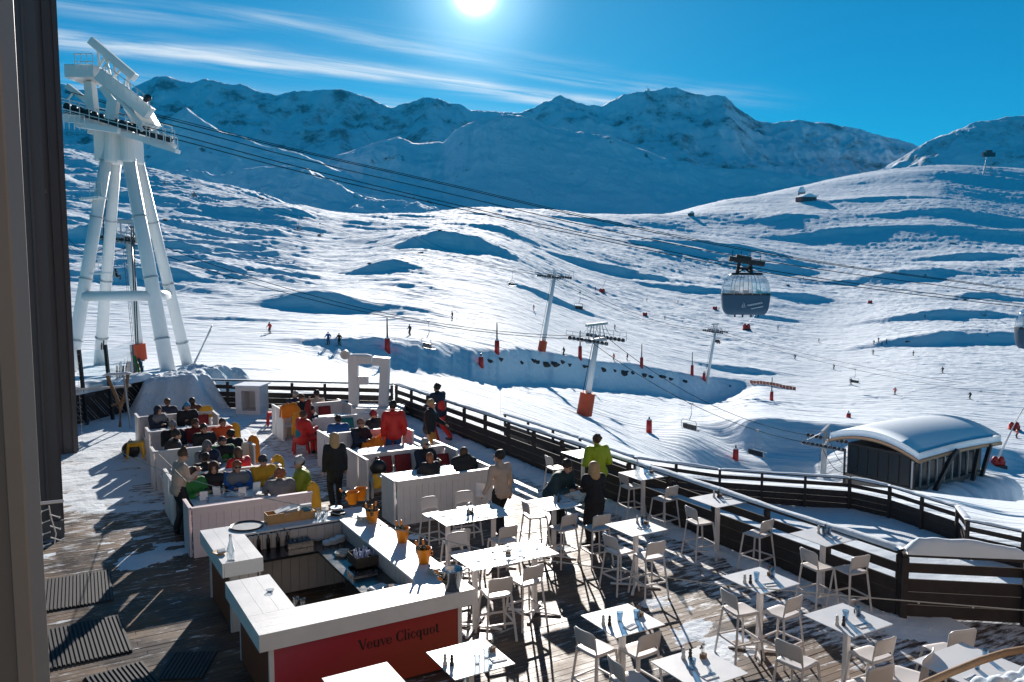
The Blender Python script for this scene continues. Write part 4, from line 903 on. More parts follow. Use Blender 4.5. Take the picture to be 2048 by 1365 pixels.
# stool prototype
def stool_proto(sh=.70, name='bar_stool', back=.30, cat='stool', grp='white bar stools on the open deck', w=.40):
    t = thing(name, 'x', cat, (0, 0, 0), group=grp); hs = w / 2
    m = MB(); n = 10; u, v = np.meshgrid(np.linspace(-1, 1, n), np.linspace(-1, 1, n)); top = []
    for s_ in (1, 0):
        for j in range(n):
            for i in range(n):
                x, y = u[j, i], v[j, i]; r = 1 - .04 * (abs(x) ** 4 + abs(y) ** 4); z = sh - .010 * (1 - x * x) * (1 - y * y) - (.028 if s_ == 0 else 0) - (.01 if y > .8 else 0); top.append((x * hs * r, y * hs * r, z))
    fs = [(j*n+i, j*n+i+1, (j+1)*n+i+1, (j+1)*n+i) for j in range(n-1) for i in range(n-1)]; fs += [tuple(q + n*n for q in f[::-1]) for f in fs]
    rim = [i for i in range(n)] + [j*n+n-1 for j in range(1, n)] + [(n-1)*n+i for i in range(n-2, -1, -1)] + [j*n for j in range(n-2, 0, -1)]
    fs += [(rim[(k+1) % len(rim)], rim[k], rim[k]+n*n, rim[(k+1) % len(rim)]+n*n) for k in range(len(rim))]
    m.add(top, fs).build('seat', M['stool'], t, True)
    # back: curved shell at y=-hs
    m = MB(); K = 14; rows = 7; V = []
    for s_ in (0, 1):
        for j in range(rows):
            for i in range(K):
                x = (i / (K-1)) * 2 - 1; f = j / (rows-1); edge = (1 - .05 * (1 - f)); top_z = back * (1 - .13 * abs(x) ** 6); bot = .055 + .03 * (1 - x*x) if abs(x) < .86 else -.03
                z = sh + bot + (top_z - bot) * f; y = -hs - .015 - .05 * f + .055 * x * x * .9 + (.013 if s_ else 0)
                V.append((x * (hs - .004) * edge * (1 - .03 * f), y, z))
    fs = [(j*K+i, (j+1)*K+i, (j+1)*K+i+1, j*K+i+1) for j in range(rows-1) for i in range(K-1)]; o0 = rows*K; fs += [tuple(q+o0 for q in f[::-1]) for f in fs]
    fs += [((rows-1)*K+i, (rows-1)*K+i+o0, (rows-1)*K+i+1+o0, (rows-1)*K+i+1) for i in range(K-1)] + [(i, i+1, i+1+o0, i+o0) for i in range(K-1)] + [(j*K, j*K+o0, (j+1)*K+o0, (j+1)*K) for j in range(rows-1)] + [(j*K+K-1, (j+1)*K+K-1, (j+1)*K+K-1+o0, j*K+K-1+o0) for j in range(rows-1)]
    m.add(V, fs).build('backrest', M['stool'], t, True)
    for x in (-1, 1):
        for y in (-1, 1):
            MB().beam((x*(hs-.025), y*(hs-.03), sh-.02), (x*(hs+.035), y*(hs+.045), 0), .030, .030).build('leg', M['stool'], t, bevel=.005)
    if sh > .6:
        f = .60; zf = sh * (1-f); e = hs-.02 + f*.06; ey = hs-.03 + f*.075; m = MB()
        m.beam((-e, ey, zf), (e, ey, zf), .022, .026); m.beam((-e, -ey, zf+.002), (e, -ey, zf+.002), .022, .026); m.beam((-e, -ey, zf), (-e, ey, zf), .022, .024); m.beam((e, -ey, zf), (e, ey, zf), .022, .024); m.build('footrest', M['stool'], t)
    return t
sp_ = stool_proto(); used = [False]
# rotation: back toward local -y.  -b -> 0, -a -> -90, +b -> 180
RB = {'-b': 0, '-a': R(-90), '+b': R(180), '+a': R(90)}
ST = [((1113,935),'-a','far left stool beside the fence behind the hooded man'),((1263,972),'-a','stool left of the table with the carafe by the fence'),((1329,996),'-b','stool in front of the table with the carafe by the fence'),
((1400,1042),'-a','stool left of the fence side table with two black mills'),((1515,1066),'-b','stool in front of the fence side table with two black mills'),((1636,1131),'-a','stool left of the table by the thick snowy rail'),((1701,1138),'-b','stool in front of the table by the thick snowy rail'),
((1481,1218),'-a','stool left of the table with one black mill'),((1563,1223),'-b','stool in front of the table with one black mill'),((1595,1320),'-a','stool left of the lower right table with blue tumblers'),((1742,1307),'-b','stool in front of the lower right table with blue tumblers'),
((1239,1100),'-a','stool left of the table with the folded napkin'),((1298,1110),'-b','stool in front of the table with the folded napkin'),((1193,1295),'-a','stool left of the lower middle table with two tumblers'),((1277,1298),'-b','stool in front of the lower middle table with two tumblers'),
((1262,1360),'-a','stool cut by the bottom edge left of the bottom table'),((992,1184),'-b','front stool of the long bar side table nearer the bar'),((1052,1160),'-b','front stool of the long bar side table further from the bar'),((1070,1030),'-a','stool left of the table where the hooded man leans'),
((1125,1054),'-b','stool in front of the table where the hooded man leans'),((1192,1054),'-b','stool behind the legs of the woman in a black coat'),((912,1084),'-b','front left stool of the long table nearest the booths'),((1005,1078),'-b','front right stool of the long table nearest the booths'),
((925,1108),'+b','far side stool of the long table beside the bar'),((868,1030),'+b','far left stool between the long table and the booth wall'),((935,1018),'+b','far right stool between the long table and the booth wall')]
for i, ((px, py), d_, lab) in enumerate(ST):
    p = PZ(px, py, .70); p.z = 0; lab = lab.replace('stool', 'grey white bar stool', 1); rz = G30 + RB[d_] + random.uniform(-.17, .17)
    if i == 0: sp_.location = p; sp_.rotation_euler = (0, 0, rz); sp_['label'] = lab
    else: copy_tree(sp_, p, rz, lab)
cp_ = stool_proto(.45, 'dining_chair', .40, 'chair', 'white dining chairs in the bottom right corner', .46)
for i, (px, py, z, d_, lab) in enumerate([(1812,1352,.45,'-b','grey white chair back beside the bottom right table edge'),(1895,1300,.45,'+b','grey white chair behind the bottom right dining table'),(1728,1375,.45,'-b','grey white dining chair cut by the bottom edge')]):
    p = PZ(px, py, z); p.z = 0; rz = G30 + RB[d_] + (.35, 2.9, -.1)[i]
    if i == 0: cp_.location = p; cp_.rotation_euler = (0, 0, rz); cp_['label'] = lab
    else: copy_tree(cp_, p, rz, lab)
# ------------------------------------------------ table settings
def mill(loc, mm, label):
    o = MB().lathe([(.001, 0), (.026, 0), (.027, .02), (.017, .05), (.023, .075), (.014, .09), (.020, .105), (.012, .125), (.001, .128)], n=12).build('pepper_mill', mm, smooth=True); o.location = loc; tag(o, label, 'mill', 'small salt and pepper mills'); return o
def setting(loc, rz, label):
    t = thing('napkin_setting', label, 'napkin', loc, rz, 'folded napkins with cutlery')
    MB().b2((-.09, -.06, 0), (.09, .06, .010)).build('napkin', M['paper'], t, bevel=.003); MB().b2((-.085, -.004, .0105), (.10, .004, .014)).build('knife', M['steel'], t)
    m = MB(); m.b2((-.085, .022, .0105), (.05, .028, .014)); m.b2((.05, .014, .0105), (.10, .036, .0135)); m.build('fork', M['steel'], t)
def holder(loc, label):
    t = thing('menu_holder', label, 'holder', loc, G30 + .4, 'small menu holders')
    MB().b2((-.035, -.03, 0), (.035, .03, .05)).build('block', M['bark'], t); MB().b2((-.028, -.004, .05), (.028, .004, .19)).build('card', M['pane'], t)
    m = MB()
    for i in range(7): m.tube([(.0, .015, .05), (random.uniform(-.03, .03), .02, .10), (random.uniform(-.05, .05), .02+random.uniform(-.02, .03), .13)], .002, 4); m.ball((random.uniform(-.05, .05), .02, random.uniform(.10, .14)), .011, 6, 4)
    m.build('dried_flowers', M['bark'], t)
def atp(tc, da, db, z=1.05): return AB(tc[0]+da, tc[1]+db, z)
def lay(i, nm, gl, mm, ml=True, nap=True, hold=True, blue=True):
    tc = TC[i]
    for k, (da, db) in enumerate(gl): glass(atp(tc, da, db), ('left', 'right', 'third', 'fourth')[k] + ' tumbler on ' + tc[2], 'tumblers laid on the high tables', M['bglass'] if blue else M['glass'])
    if ml: mill(atp(tc, mm[0], mm[1]), M['peppr'], 'black pepper mill on ' + tc[2]); mill(atp(tc, mm[0]-.06, mm[1]+.05), M['ceramic'], 'pale salt mill on ' + tc[2])
    if nap: setting(atp(tc, nap[0], nap[1]), G30 + random.uniform(-.3, .3), 'folded white napkin with cutlery on ' + tc[2])
    if hold: holder(atp(tc, hold[0], hold[1]), 'small menu holder on ' + tc[2])
lay(0, '', [(-.06, -.02), (.16, -.08)], (-.24, -.05), True, (-.04, -.22), (.27, -.02))
lay(1, '', [(.18, .05)], (.22, .12), True, (.05, -.12), (.25, .03))
lay(2, '', [], (.12, .12), True, (.22, -.02), (.2, .15))
lay(3, '', [(-.08, -.0), (.22, -.02)], (-.22, -.02), True, (-.02, -.2), (.25, .06))
lay(4, '', [(-.04, .0), (.2, .0)], (-.2, -.1), True, (.0, -.22), (.28, .08))
lay(5, '', [(.02, .0), (.16, .02)], (.12, .10), True, (.08, -.18), (.2, .1))
lay(6, '', [(.0, -.18), (.16, -.10)], (-.26, -.06), True, (.26, -.2), (.3, .02), False)
lay(7, '', [(-.1, .0)], (.05, .20), True, (-.05, -.22), (.2, .15))
lay(8, '', [(.2, .1)], (.1, .0), True, (.2, -.12), None)
lay(9, '', [(.05, .0), (.2, .1)], (.1, .1), False, (.12, -.15), (.22, .0)); carafe(atp(TC[9], -.18, -.02), 'tall clear carafe on the high table by the fence')
lay(10, '', [(.1, 0)], (0, 0), False, None, None)
lay(11, '', [(-.45, -.1), (-.1, -.05), (.15, .1), (.48, .18)], (.02, -.02), True, (.1, -.28), (.0, .08), False); setting(atp(TC[11], -.5, .15), G30, 'folded napkin at the left end of the long table nearest the booths')
lay(12, '', [(-.5, -.06), (-.25, -.12), (.28, .02), (.55, -.04)], (0, 0), False, (-.05, -.22), (.04, -.02), False); setting(atp(TC[12], .12, .18), G30, 'grey napkin at the middle of the long table beside the bar')
glass(AB(9.62, 5.62, .755), 'blue tumbler on the bottom right dining table left of the other', 'blue tumblers on the dining table', M['bglass'], .04, .10); glass(AB(10.0, 5.75, .755), 'blue tumbler near the snow covered planter', 'blue tumblers on the dining table', M['bglass'], .04, .10)
setting(AB(9.35, 5.5, .755), G30, 'folded napkin with cutlery on the bottom right dining table')
for a, b, n_ in ((3.4, 17.7, 'behind the pinkish wall'), (7.0, 17.4, 'in the large pale booth')): carafe(AB(a, b, .735), 'clear water carafe ' + n_, .85)
for i, (x, y) in enumerate([(3.0, 17.65), (3.3, 17.9), (3.75, 17.6), (4.1, 17.85)]):
    leaflet(AB(x, y, .736), .15, .21, ('blue menu card first from the left', 'blue menu card second from the left', 'blue menu card right of the open papers', 'blue menu card before the curly haired guest')[i] + ' behind the pinkish wall', .35, 6, G30 + random.uniform(-.4, .4))
for i, (a, b) in enumerate([(7.3, 17.5), (8.2, 17.45), (8.35, 17.6), (7.2, 20.3), (7.45, 20.2), (3.5, 20.5), (4.1, 20.6), (3.6, 23.1), (3.5, 25.7), (3.95, 25.6), (7.5, 22.95), (4.2, 17.5), (3.05, 17.5)]):
    glass(AB(a, b, .735), 'small clear glass on a low booth table', 'small clear glasses on the low booth tables', r=.033, h=.11)

# clutter inside the bar
def simple(name, mb, mm, loc, rz, label, cat, grp=None):
    o = mb.build(name, mm, smooth=False); o.location = loc; o.rotation_euler = (0, 0, rz); tag(o, label, cat, grp); return o
m = MB(); m.lathe([(.001, 0), (.27, 0), (.31, .45), (.29, .45), (.25, .02), (.001, .02)], n=24); simple('bin', m, M['black'], AB(3.75, 11.75, 0), 0, 'large black tub on the floor inside the bar', 'tub')
m = MB(); m.b2((-.2, -.14, 0), (.2, .14, .012)); m.b2((-.2, -.14, .012), (-.19, .14, .06)); m.b2((.19, -.14, .012), (.2, .14, .06)); simple('serving_tray', m, M['steel'], AB(4.3, 12.0, .842), G30, 'steel tray on the black worktop inside the bar', 'tray')
m = MB()
for i in range(6): m.lathe([(.001, .001), (.05, 0), (.065, .05), (.06, .05), (.045, .01), (.001, .01)], (random.uniform(-.15, .15), random.uniform(-.12, .12), .02*i*0), 12)
simple('cups', m, M['ceramic'], AB(4.25, 13.0, .842), 0, 'small stoneware cups beside the cutlery box', 'cups')
for i, (x, y, w_) in enumerate(((3.3, 10.9, 'left'), (3.75, 10.86, 'right'))):
    m = MB(); m.b2((-.18, -.13, 0), (.18, .13, .28)); m.b2((-.16, -.11, .28), (.16, .11, .285)); simple('drinks_crate', m, M['dark'] if i else M['cusht'], AB(x, y, 0), G30 + .1, w_ + ' drinks crate on the floor behind the front counter', 'crate')
m = MB(); m.b2((-.14, -.1, 0), (.14, .1, .02)); m.b2((-.12, -.08, .02), (.10, .09, .035)); simple('folded_cloths', m, M['paper'], AB(4.3, 11.3, .842), G30 + .3, 'folded white cloths on the black worktop by the sink', 'cloths')
m = MB(); m.lathe([(.001, 0), (.11, 0), (.15, .09), (.14, .09), (.10, .01), (.001, .01)], n=20); simple('steel_bowl', m, M['steel'], AB(4.4, 11.02, .842), 0, 'round steel bowl in the front right corner of the worktop', 'bowl')
for i, (x, y) in enumerate([(655, 1090), (668, 1088), (680, 1084)]): plates(PZ(x, y, .84), 4 + i, .085, M['table'], ('first', 'second', 'third')[i] + ' little pile of white saucers on the inner worktop', 'piles of saucers inside the bar')

for i in range(10):
    a_, b_ = random.uniform(2.95, 4.4), random.uniform(17.5, 18.0); m = MB(); m.box((0, 0, 0), (.21, .30, .003)); o = m.build('menu_sheet', M['paper']); o.location = AB(a_, b_, .738 + i * .004); o.rotation_euler = (random.uniform(-.02, .02), 0, random.uniform(0, 3)); tag(o, 'white sheet lying among the menus behind the pinkish wall', 'paper', 'loose sheets on the front left booth table')
for i, (a_, b_, w_) in enumerate(((7.1, 20.35, 'left end'), (8.3, 20.4, 'right end'), (3.3, 20.45, 'left side'), (4.2, 23.1, 'right side'), (7.6, 25.4, 'middle'))): plates(AB(a_, b_, .737), 1, .13, M['table'], 'white plate at the ' + w_ + ' of ' + ('the table by the standing red jacket', 'the table by the standing red jacket', 'the table before the green jacket guest', 'the table before the orange jacket guest', 'the table before the raised arm guest')[i], 'plates on the booth tables')
# ================================================================== people
def cloth(name, col, rough=.75): return mat(name, col, rough, var=.22, vs=9, bump=.5, bs=16)
C = dict(black=cloth('black cloth', (.010, .010, .013)), navy=cloth('navy cloth', (.012, .02, .045)), red=cloth('red ski jacket', (.60, .02, .012), .55), dred=cloth('dark red jacket', (.20, .015, .015)), orange=cloth('orange ski jacket', (.75, .10, .01), .55),
 yellow=cloth('mustard jacket', (.62, .33, .02)), lime=cloth('lime ski jacket', (.36, .47, .01), .55), olive=cloth('lime green jacket', (.26, .33, .02), .6), blue=cloth('blue jacket', (.015, .09, .28)), teal=cloth('teal panel cloth', (.01, .20, .30)), dteal=cloth('dark teal hoodie', (.010, .035, .045)),
 beige=cloth('beige pullover', (.50, .38, .30)), grey=cloth('grey jacket', (.15, .155, .165)), green=cloth('green jacket', (.03, .20, .04)), brown=cloth('dark brown jacket', (.05, .02, .018)), bluet=cloth('blue ski trousers', (.015, .07, .22)), mtr=cloth('mustard trousers', (.50, .22, .03)), white=cloth('pale fabric', (.6, .58, .56)))
HC = dict(dark=mat('dark hair', (.02, .013, .010), .6, var=.4, vs=30, bump=.6, bs=60), brown=mat('brown hair', (.08, .04, .02), .6, var=.4, vs=30, bump=.6, bs=60), blond=mat('blond hair', (.52, .32, .15), .55, var=.45, vs=25, bump=.6, bs=60), grey=mat('grey hair', (.30, .29, .28), .6, var=.3, vs=30, bump=.6, bs=60), red=mat('auburn hair', (.25, .08, .03), .55, var=.4, vs=30, bump=.6, bs=60))
def ik(a, b, l1, l2, hint):
    a, b = Vector(a), Vector(b); d = b - a; L = min(d.length, (l1 + l2) * .995); d.normalize(); b = a + d * L
    x = (l1*l1 - l2*l2 + L*L) / (2*L); h = math.sqrt(max(0, l1*l1 - x*x)); hv = Vector(hint); hv = (hv - d * hv.dot(d)).normalized()
    return a + d * x + hv * h, b
def person(loc, rz, label, pose='sit', jk='black', tr='black', hair='dark', style='short', hat=None, h=1.75, lh=None, rh=None, lean=.1, hp=0.0, hy=0.0, glasses=False, coat=0.0, group='guests sitting in the booths', skis=False, det=True, female=False, back=None, lfoot=None, rfoot=None, fullred=False):
    k = h / 1.75; t = thing('person', label, 'person', loc, rz, group); t.scale = (k,) * 3
    if pose == 'sit': P = Vector((0, 0, .54)); hipz = .54
    else: P = Vector((0, 0, .93)); hipz = .93
    sn, cs = math.sin(lean), math.cos(lean)
    def up(d, x=0, f=0): return P + Vector((x, sn * d + cs * f, cs * d - sn * f))
    chest, neck = up(.34), up(.50); sw = .165 if female else .195
    shl, shr = up(.45, -sw), up(.45, sw)
    hd = neck + Vector((0, .03 + .05 * sn, .125)); hr = Matrix.Rotation(hy, 3, 'Z') @ Matrix.Rotation(-hp, 3, 'X')
    def H(x, y, z): return hd + hr @ Vector((x, y, z))
    if pose == 'sit': d_l, d_r = (-.14, .40, .80), (.14, .40, .80); fl, fr = Vector((-.13, .44, .09)), Vector((.13, .44, .09))
    else: d_l, d_r = (-.25, .05, .82), (.25, .05, .82); fl, fr = Vector((-.11, -.02, .08)), Vector((.11, .02, .08))
    if lfoot: fl = Vector(lfoot)
    if rfoot: fr = Vector(rfoot)
    lh, rh = Vector(lh or d_l), Vector(rh or d_r)
    el, wl_ = ik(shl, lh, .29, .26, (-.35, -.8, -.35)); er, wr_ = ik(shr, rh, .29, .26, (.35, -.8, -.35))
    hl, hr_ = P + Vector((-.095, 0, -.02)), P + Vector((.095, 0, -.02))
    kl, al = ik(hl, fl, .45, .43, (-.1, 1, .1)); kr, ar = ik(hr_, fr, .45, .43, (.1, 1, .1))
    v = .014 if det else .028
    sk = M['skin2'] if female else M['skin']
    b = MB()
    b.cap(P + Vector((-.06, 0, 0)), P + Vector((.06, 0, 0)), .12); b.cap(P, chest, .115, .13); b.cap(up(.40, -.09), up(.40, .09), .105); b.cap(up(.45), neck + Vector((0, .01, .04)), .07, .052)
    for s, e, w in ((shl, el, wl_), (shr, er, wr_)):
        b.cap(s, e, .055, .042); b.cap(e, w, .040, .028)
        dv = (w - e).normalized(); sd = dv.cross(Vector((0, 0, 1))); sd = sd.normalized() if sd.length > .1 else Vector((1, 0, 0)); dn = sd.cross(dv)
        b.cap(w, w + dv * .075, .026, .030)
        for q in range(4): a0 = w + dv * .08 + sd * (q - 1.5) * .021; ln = (.032, .038, .035, .026)[q]; m1 = a0 + dv * ln; b.cap(a0, m1, .0095, .009); b.cap(m1, m1 + (dv * .6 - dn * .75) * ln * .8, .009, .0075)
        b.cap(w + dv * .02 + sd * .025, w + dv * .055 + sd * .055 - dn * .02, .012, .009)
    for a, q, f in ((hl, kl, al), (hr_, kr, ar)): b.cap(a, q, .088, .06); b.cap(q, f, .058, .038); b.cap(f, f + Vector((0, .13, -.045)), .042, .032)
    b.ball(H(0, -.012, .035), .096, 14, 10, (.86, 1.02, 1.05), hr); b.cap(H(0, .035, -.035), H(0, .048, -.060), .058, .042); b.cap(H(0, .088, .015), H(0, .106, -.012), .012, .015)
    for s in (-1, 1): b.ball(H(.083 * s, -.005, .005), .024, 8, 6, (.4, .8, 1.2)); b.cap(H(.03 * s, .082, .038), H(.045 * s, .076, .036), .012)
    b.cap(H(-.022, .083, -.045), H(.022, .083, -.045), .009)
    def fin(mb, nm, mm, vox, it=5):
        o = mb.build(nm, mm, t, True); r = o.modifiers.new('remesh', 'REMESH'); r.mode = 'VOXEL'; r.voxel_size = vox; r.use_smooth_shade = True
        s = o.modifiers.new('smooth', 'SMOOTH'); s.iterations = it; s.factor = .5; return o
    fin(b, 'body', sk, v, 3)
    # jacket
    j = MB(); bulk = .0 if jk == 'beige' else (.044 if pose == 'sit' else .028)
    j.cap(P + Vector((-.06, -.01, -.03)), P + Vector((.06, -.01, -.03)), .142 + bulk); j.cap(P, chest, .14 + bulk, .155 + bulk); j.cap(up(.37, -.10), up(.37, .10), .125 + bulk); j.cap(up(.45), neck + Vector((0, 0, .01)), .10 + bulk * .5, .078)
    j.cap(up(.435, -sw + .03), up(.435, sw - .03), .078 + bulk)
    for s, e, w in ((shl, el, wl_), (shr, er, wr_)): j.cap(s, e, .070 + bulk, .056 + bulk); j.cap(e, w - (w - e).normalized() * .01, .054 + bulk, .042 + bulk * .5)
    if coat: j.cap(P, P + Vector((0, -.01, -coat)), .17, .19)
    if hat == 'hoodup': j.ball(H(0, -.035, .04), .125, 12, 9, (.95, .95, 1.12), hr); j.cap(neck + Vector((0, -.04, 0)), H(0, -.05, -.02), .10, .10)
    elif style == 'fur': j.cap(neck + Vector((-.08, -.06, .02)), neck + Vector((.08, -.06, .02)), .075)
    elif jk != 'beige' and det: j.cap(neck + Vector((-.06, -.075, .0)), neck + Vector((.06, -.075, .0)), .052)
    fin(j, 'pullover' if jk == 'beige' else 'jacket', C[jk], .018 if det else .03)
    if pose == 'sit' and det and jk != 'beige' and random.random() < .6:
        q = MB(); q.cap(up(.40, -.13, .03), up(.40, .13, .03), .118 + bulk); q.cap(up(.44, 0, .0), neck + Vector((0, .01, -.01)), .10 + bulk * .5, .085); fin(q, 'shoulder_yoke', C[random.choice(['black', 'navy', 'grey', 'black'])], .016)
        q = MB(); q.cap(neck + Vector((-.05, .02, .0)), neck + Vector((.05, .02, .0)), .062); fin(q, 'scarf', C[random.choice(['dred', 'grey', 'navy', 'yellow', 'white'])], .014)
    if back:
        q = MB(); q.cap(up(.08, 0, -.055), up(.22, 0, -.05), .155, .15); fin(q, 'back_panel', C[back], .018)
    q = MB()
    q.cap(P + Vector((-.07, 0, -.04)), P + Vector((.07, 0, -.04)), .135)
    for a, kk_, f in ((hl, kl, al), (hr_, kr, ar)): q.cap(a, kk_, .108, .083); q.cap(kk_, f + Vector((0, 0, .04)), .080, .070)
    fin(q, 'trousers', C[tr], .018 if det else .03)
    q = MB()
    for f in (al, ar): q.cap(f + Vector((0, 0, .02)), f + Vector((0, .02, -.02)), .062, .06); q.cap(f + Vector((0, -.02, -.035)), f + Vector((0, .15, -.045)), .05, .042)
    fin(q, 'boots', M['boot'], .016 if det else .03)
    # hair / hats
    hm = HC.get(hair, HC['dark'])
    if hat != 'hoodup':
        q = MB(); q.ball(H(0, -.028, .060), .106, 14, 10, (.93, 1.02, 1.0), hr)
        if style in ('short', 'bob', 'bun'):
            for i in range(12): a_, b_ = random.uniform(0, 6.28), random.uniform(-.1, 1.4); q.ball(H(.085*math.cos(a_)*math.cos(b_), -.035+.085*math.sin(a_)*math.cos(b_), .062+.085*math.sin(b_)), random.uniform(.026, .038), 7, 5)
        if style == 'long': q.ball(H(0, -.04, .055), .118, 12, 9); q.cap(H(0, -.05, .03), H(0, -.095, -.12), .115, .115); q.cap(H(0, -.10, -.12), H(0, -.12, -.30), .11, .055); q.cap(H(.05, -.11, -.1), H(.07, -.13, -.34), .05, .03); q.cap(H(-.06, -.11, -.1), H(-.05, -.13, -.30), .05, .03); q.cap(H(-.07, -.01, 0), H(-.085, -.01, -.12), .04, .035); q.cap(H(.07, -.01, 0), H(.085, -.01, -.12), .04, .035)
        if style == 'curly':
            for i in range(26): a_, b_ = random.uniform(0, 6.28), random.uniform(-.5, 1.4); q.ball(H(.10*math.cos(a_)*math.cos(b_), -.04+.10*math.sin(a_)*math.cos(b_)*.9, .05+.10*math.sin(b_)), .038, 7, 5)
        if style == 'bun': q.ball(H(0, -.06, .155), .045, 8, 6)
        if style == 'bob': q.cap(H(0, -.05, .03), H(0, -.07, -.10), .095, .08)
        if style == 'fur': q.cap(H(-.06, -.05, -.07), H(.06, -.05, -.07), .06)
        fin(q, 'hair', hm, .013 if det else .02, 2)
    if hat and hat != 'hoodup':
        hn, hcol = hat; q = MB(); q.ball(H(0, -.022, .068), .108, 14, 8, (.95, 1.03, 1.02), hr)
        if hn == 'cap': q.b2 and q.cap(H(-.03, .085, .075), H(.03, .085, .075), .035); q.cap(H(-.03, .13, .066), H(.03, .13, .066), .016)
        if hn == 'beanie': q.cap(H(0, -.03, .15), H(0, -.035, .175), .05, .03)
        fin(q, 'hat', mat('knit ' + hn + ' ' + str(hcol), hcol, .9, var=.25, vs=40, bump=.6, bs=60), .013, 2)
    q = MB()
    if glasses: q.box(H(-.036, .092, .033), (.052, .012, .036), rot=hr); q.box(H(.036, .092, .033), (.052, .012, .036), rot=hr); q.box(H(0, .094, .040), (.03, .006, .008), rot=hr); q.box(H(-.075, .04, .038), (.006, .10, .008), rot=hr); q.box(H(.075, .04, .038), (.006, .10, .008), rot=hr); q.build('sunglasses', M['black'], t)
    elif det:
        for s in (-1, 1): q.ball(H(.034 * s, .083, .028), .013, 8, 6); q.box(H(.036 * s, .088, .050), (.036, .012, .009), rot=hr)
        q.build('eyes', M['eye'], t, True); MB().box(H(0, .094, -.046), (.042, .01, .010), rot=hr).build('mouth', mat('lips', (.30, .07, .06), .5), t)
    if skis:
        for s, f in ((-1, al), (1, ar)): m = MB(); m.b2((f.x-.045, f.y-.7, 0), (f.x+.045, f.y+.85, .02)); m.beam((f.x, f.y+.84, .012), (f.x, f.y+1.0, .10), .08, .015); m.build('ski', M['black'], t)
        for w in (wl_, wr_): MB().cyl(w + Vector((0, .05, .05)), (w.x, w.y - .12, .02), .012, n=6).build('ski_pole', M['black'], t)
    return t
FA = {'+b': R(30), '-b': R(-150), '+a': R(-60), '-a': R(120)}
def seat(px, py, face, label, z=1.22, turn=0.0, **k):
    p = PZ(px, py, z); p.z = 0; kk = k.get('h', 1.75) / 1.75; f = FA[face] + turn
    off = Matrix.Rotation(f, 3, 'Z') @ Vector((0, .12, 0)); person(p - off, f, label, 'sit', **k)
# left cluster
seat(317,819,'-b','person in a dark hooded jacket at the back left booth, hood up',hat='hoodup',jk='navy',turn=.5,lean=.15)
seat(336,803,'+b','person with short brown hair at the back of the left booths seen from behind',hair='brown',jk='navy',turn=-.5)
seat(374,811,'-b','person in a blue and white beanie and black jacket',hat=('beanie',(.05,.30,.55)),turn=.1,lean=.25,hp=-.3)
seat(385,801,'+b','dark haired person behind the guest in the blue beanie',hair='dark',style='fur',jk='brown',turn=-.4)
seat(391,845,'-b','person in a dark red jacket with brown hair in the third booth row',jk='dred',hair='brown',turn=.3,lh=(-.06,.28,1.05),lean=.2,style='bob')
seat(345,866,'+a','person in black with a hat seen from the side at the left booth edge',jk='black',hat=('beanie',(.02,.02,.02)),hair='dark',turn=-.1,lean=.35)
seat(346,851,'-b','person in a grey beanie behind the black clad guest',hat=('beanie',(.25,.26,.28)),jk='black',hair='dark')
seat(409,856,'-b','person with dark hair and black jacket left of the orange jacket',jk='black',turn=.2)
seat(444,842,'-b','person in a bright orange ski jacket with short hair',jk='orange',hair='brown',lean=.3,turn=.1,hp=-.3,tr='orange')
seat(460,866,'+b','person with dark hair seen from behind beside the yellow blanket',jk='black')
seat(416,891,'-b','person wearing a fur edged pale hood',hat='hoodup',jk='grey',turn=.2)
seat(447,881,'-b','person in a green jacket with dark hair and sunglasses',jk='green',glasses=True,hp=-.35,turn=.2)
seat(479,902,'+b','person in a red jacket bending over a low table',jk='red',hair='brown',style='bob',lean=.35,turn=.4)
seat(409,913,'+b','person in a dark coat in the middle of the left booths',jk='black')
seat(386,944,'-b','curly dark haired person beside the standing waiter',jk='green',style='curly',turn=.4,lean=.2)
seat(428,936,'-b','laughing person in a dark brown hooded coat',jk='brown',style='bob',turn=-.1,hat='hoodup',lean=-.02)
seat(475,932,'-b','person in a blue jacket wearing sunglasses at the front left table',jk='blue',glasses=True,hair='red',style='bob',lean=.1)
seat(528,921,'-b','bearded person in a mustard yellow jacket and dark cap',jk='yellow',hat=('cap',(.05,.05,.06)),turn=.2,lean=.1)
seat(559,945,'+b','curly haired person in a grey jacket seen from behind holding a leaflet',jk='grey',hair='red',style='curly',turn=-.1,lh=(-.12,.40,1.02))
seat(597,924,'-a','person in a lime green jacket and grey beanie at the table end',jk='olive',hat=('beanie',(.45,.45,.45)),turn=-.2,lean=.15)
# right cluster
seat(590,788,'+b','person with grey hair at the very back of the right booths',jk='navy',hair='grey')
seat(606,795,'-b','person in a dark jacket with brown hair in the back right booth',jk='black',hair='brown',turn=.5)
seat(633,786,'+b','person in a beige pullover seen from behind against the back fence',jk='beige',turn=-.2)
seat(626,818,'-b','person in a dark red jacket raising one arm',jk='dred',hair='dark',rh=(.30,.12,1.55),turn=.9)
seat(610,828,'+a','person in a red jacket with teal back sitting sideways on a red stool',jk='red',tr='red',back='teal',turn=.3,hair='brown')
seat(676,837,'+b','person in a blue and black jacket seen from behind beside the child',jk='blue',turn=-.2)
seat(706,849,'-b','small child with a bare round face in a pale top',z=1.0,h=1.15,jk='white',hair='brown')
seat(750,829,'-b','person in a red beanie drinking in the second right booth',jk='black',hat=('beanie',(.40,.03,.04)),lh=(-.04,.24,1.08),turn=.6)
seat(724,846,'-b','person in a cap and dark blue jacket under the orange blanket',jk='navy',hat=('cap',(.28,.16,.10)),turn=.4)
seat(853,886,'-b','grey haired man in a dark jacket on striped cushions',jk='navy',hair='grey',turn=.3,glasses=True)
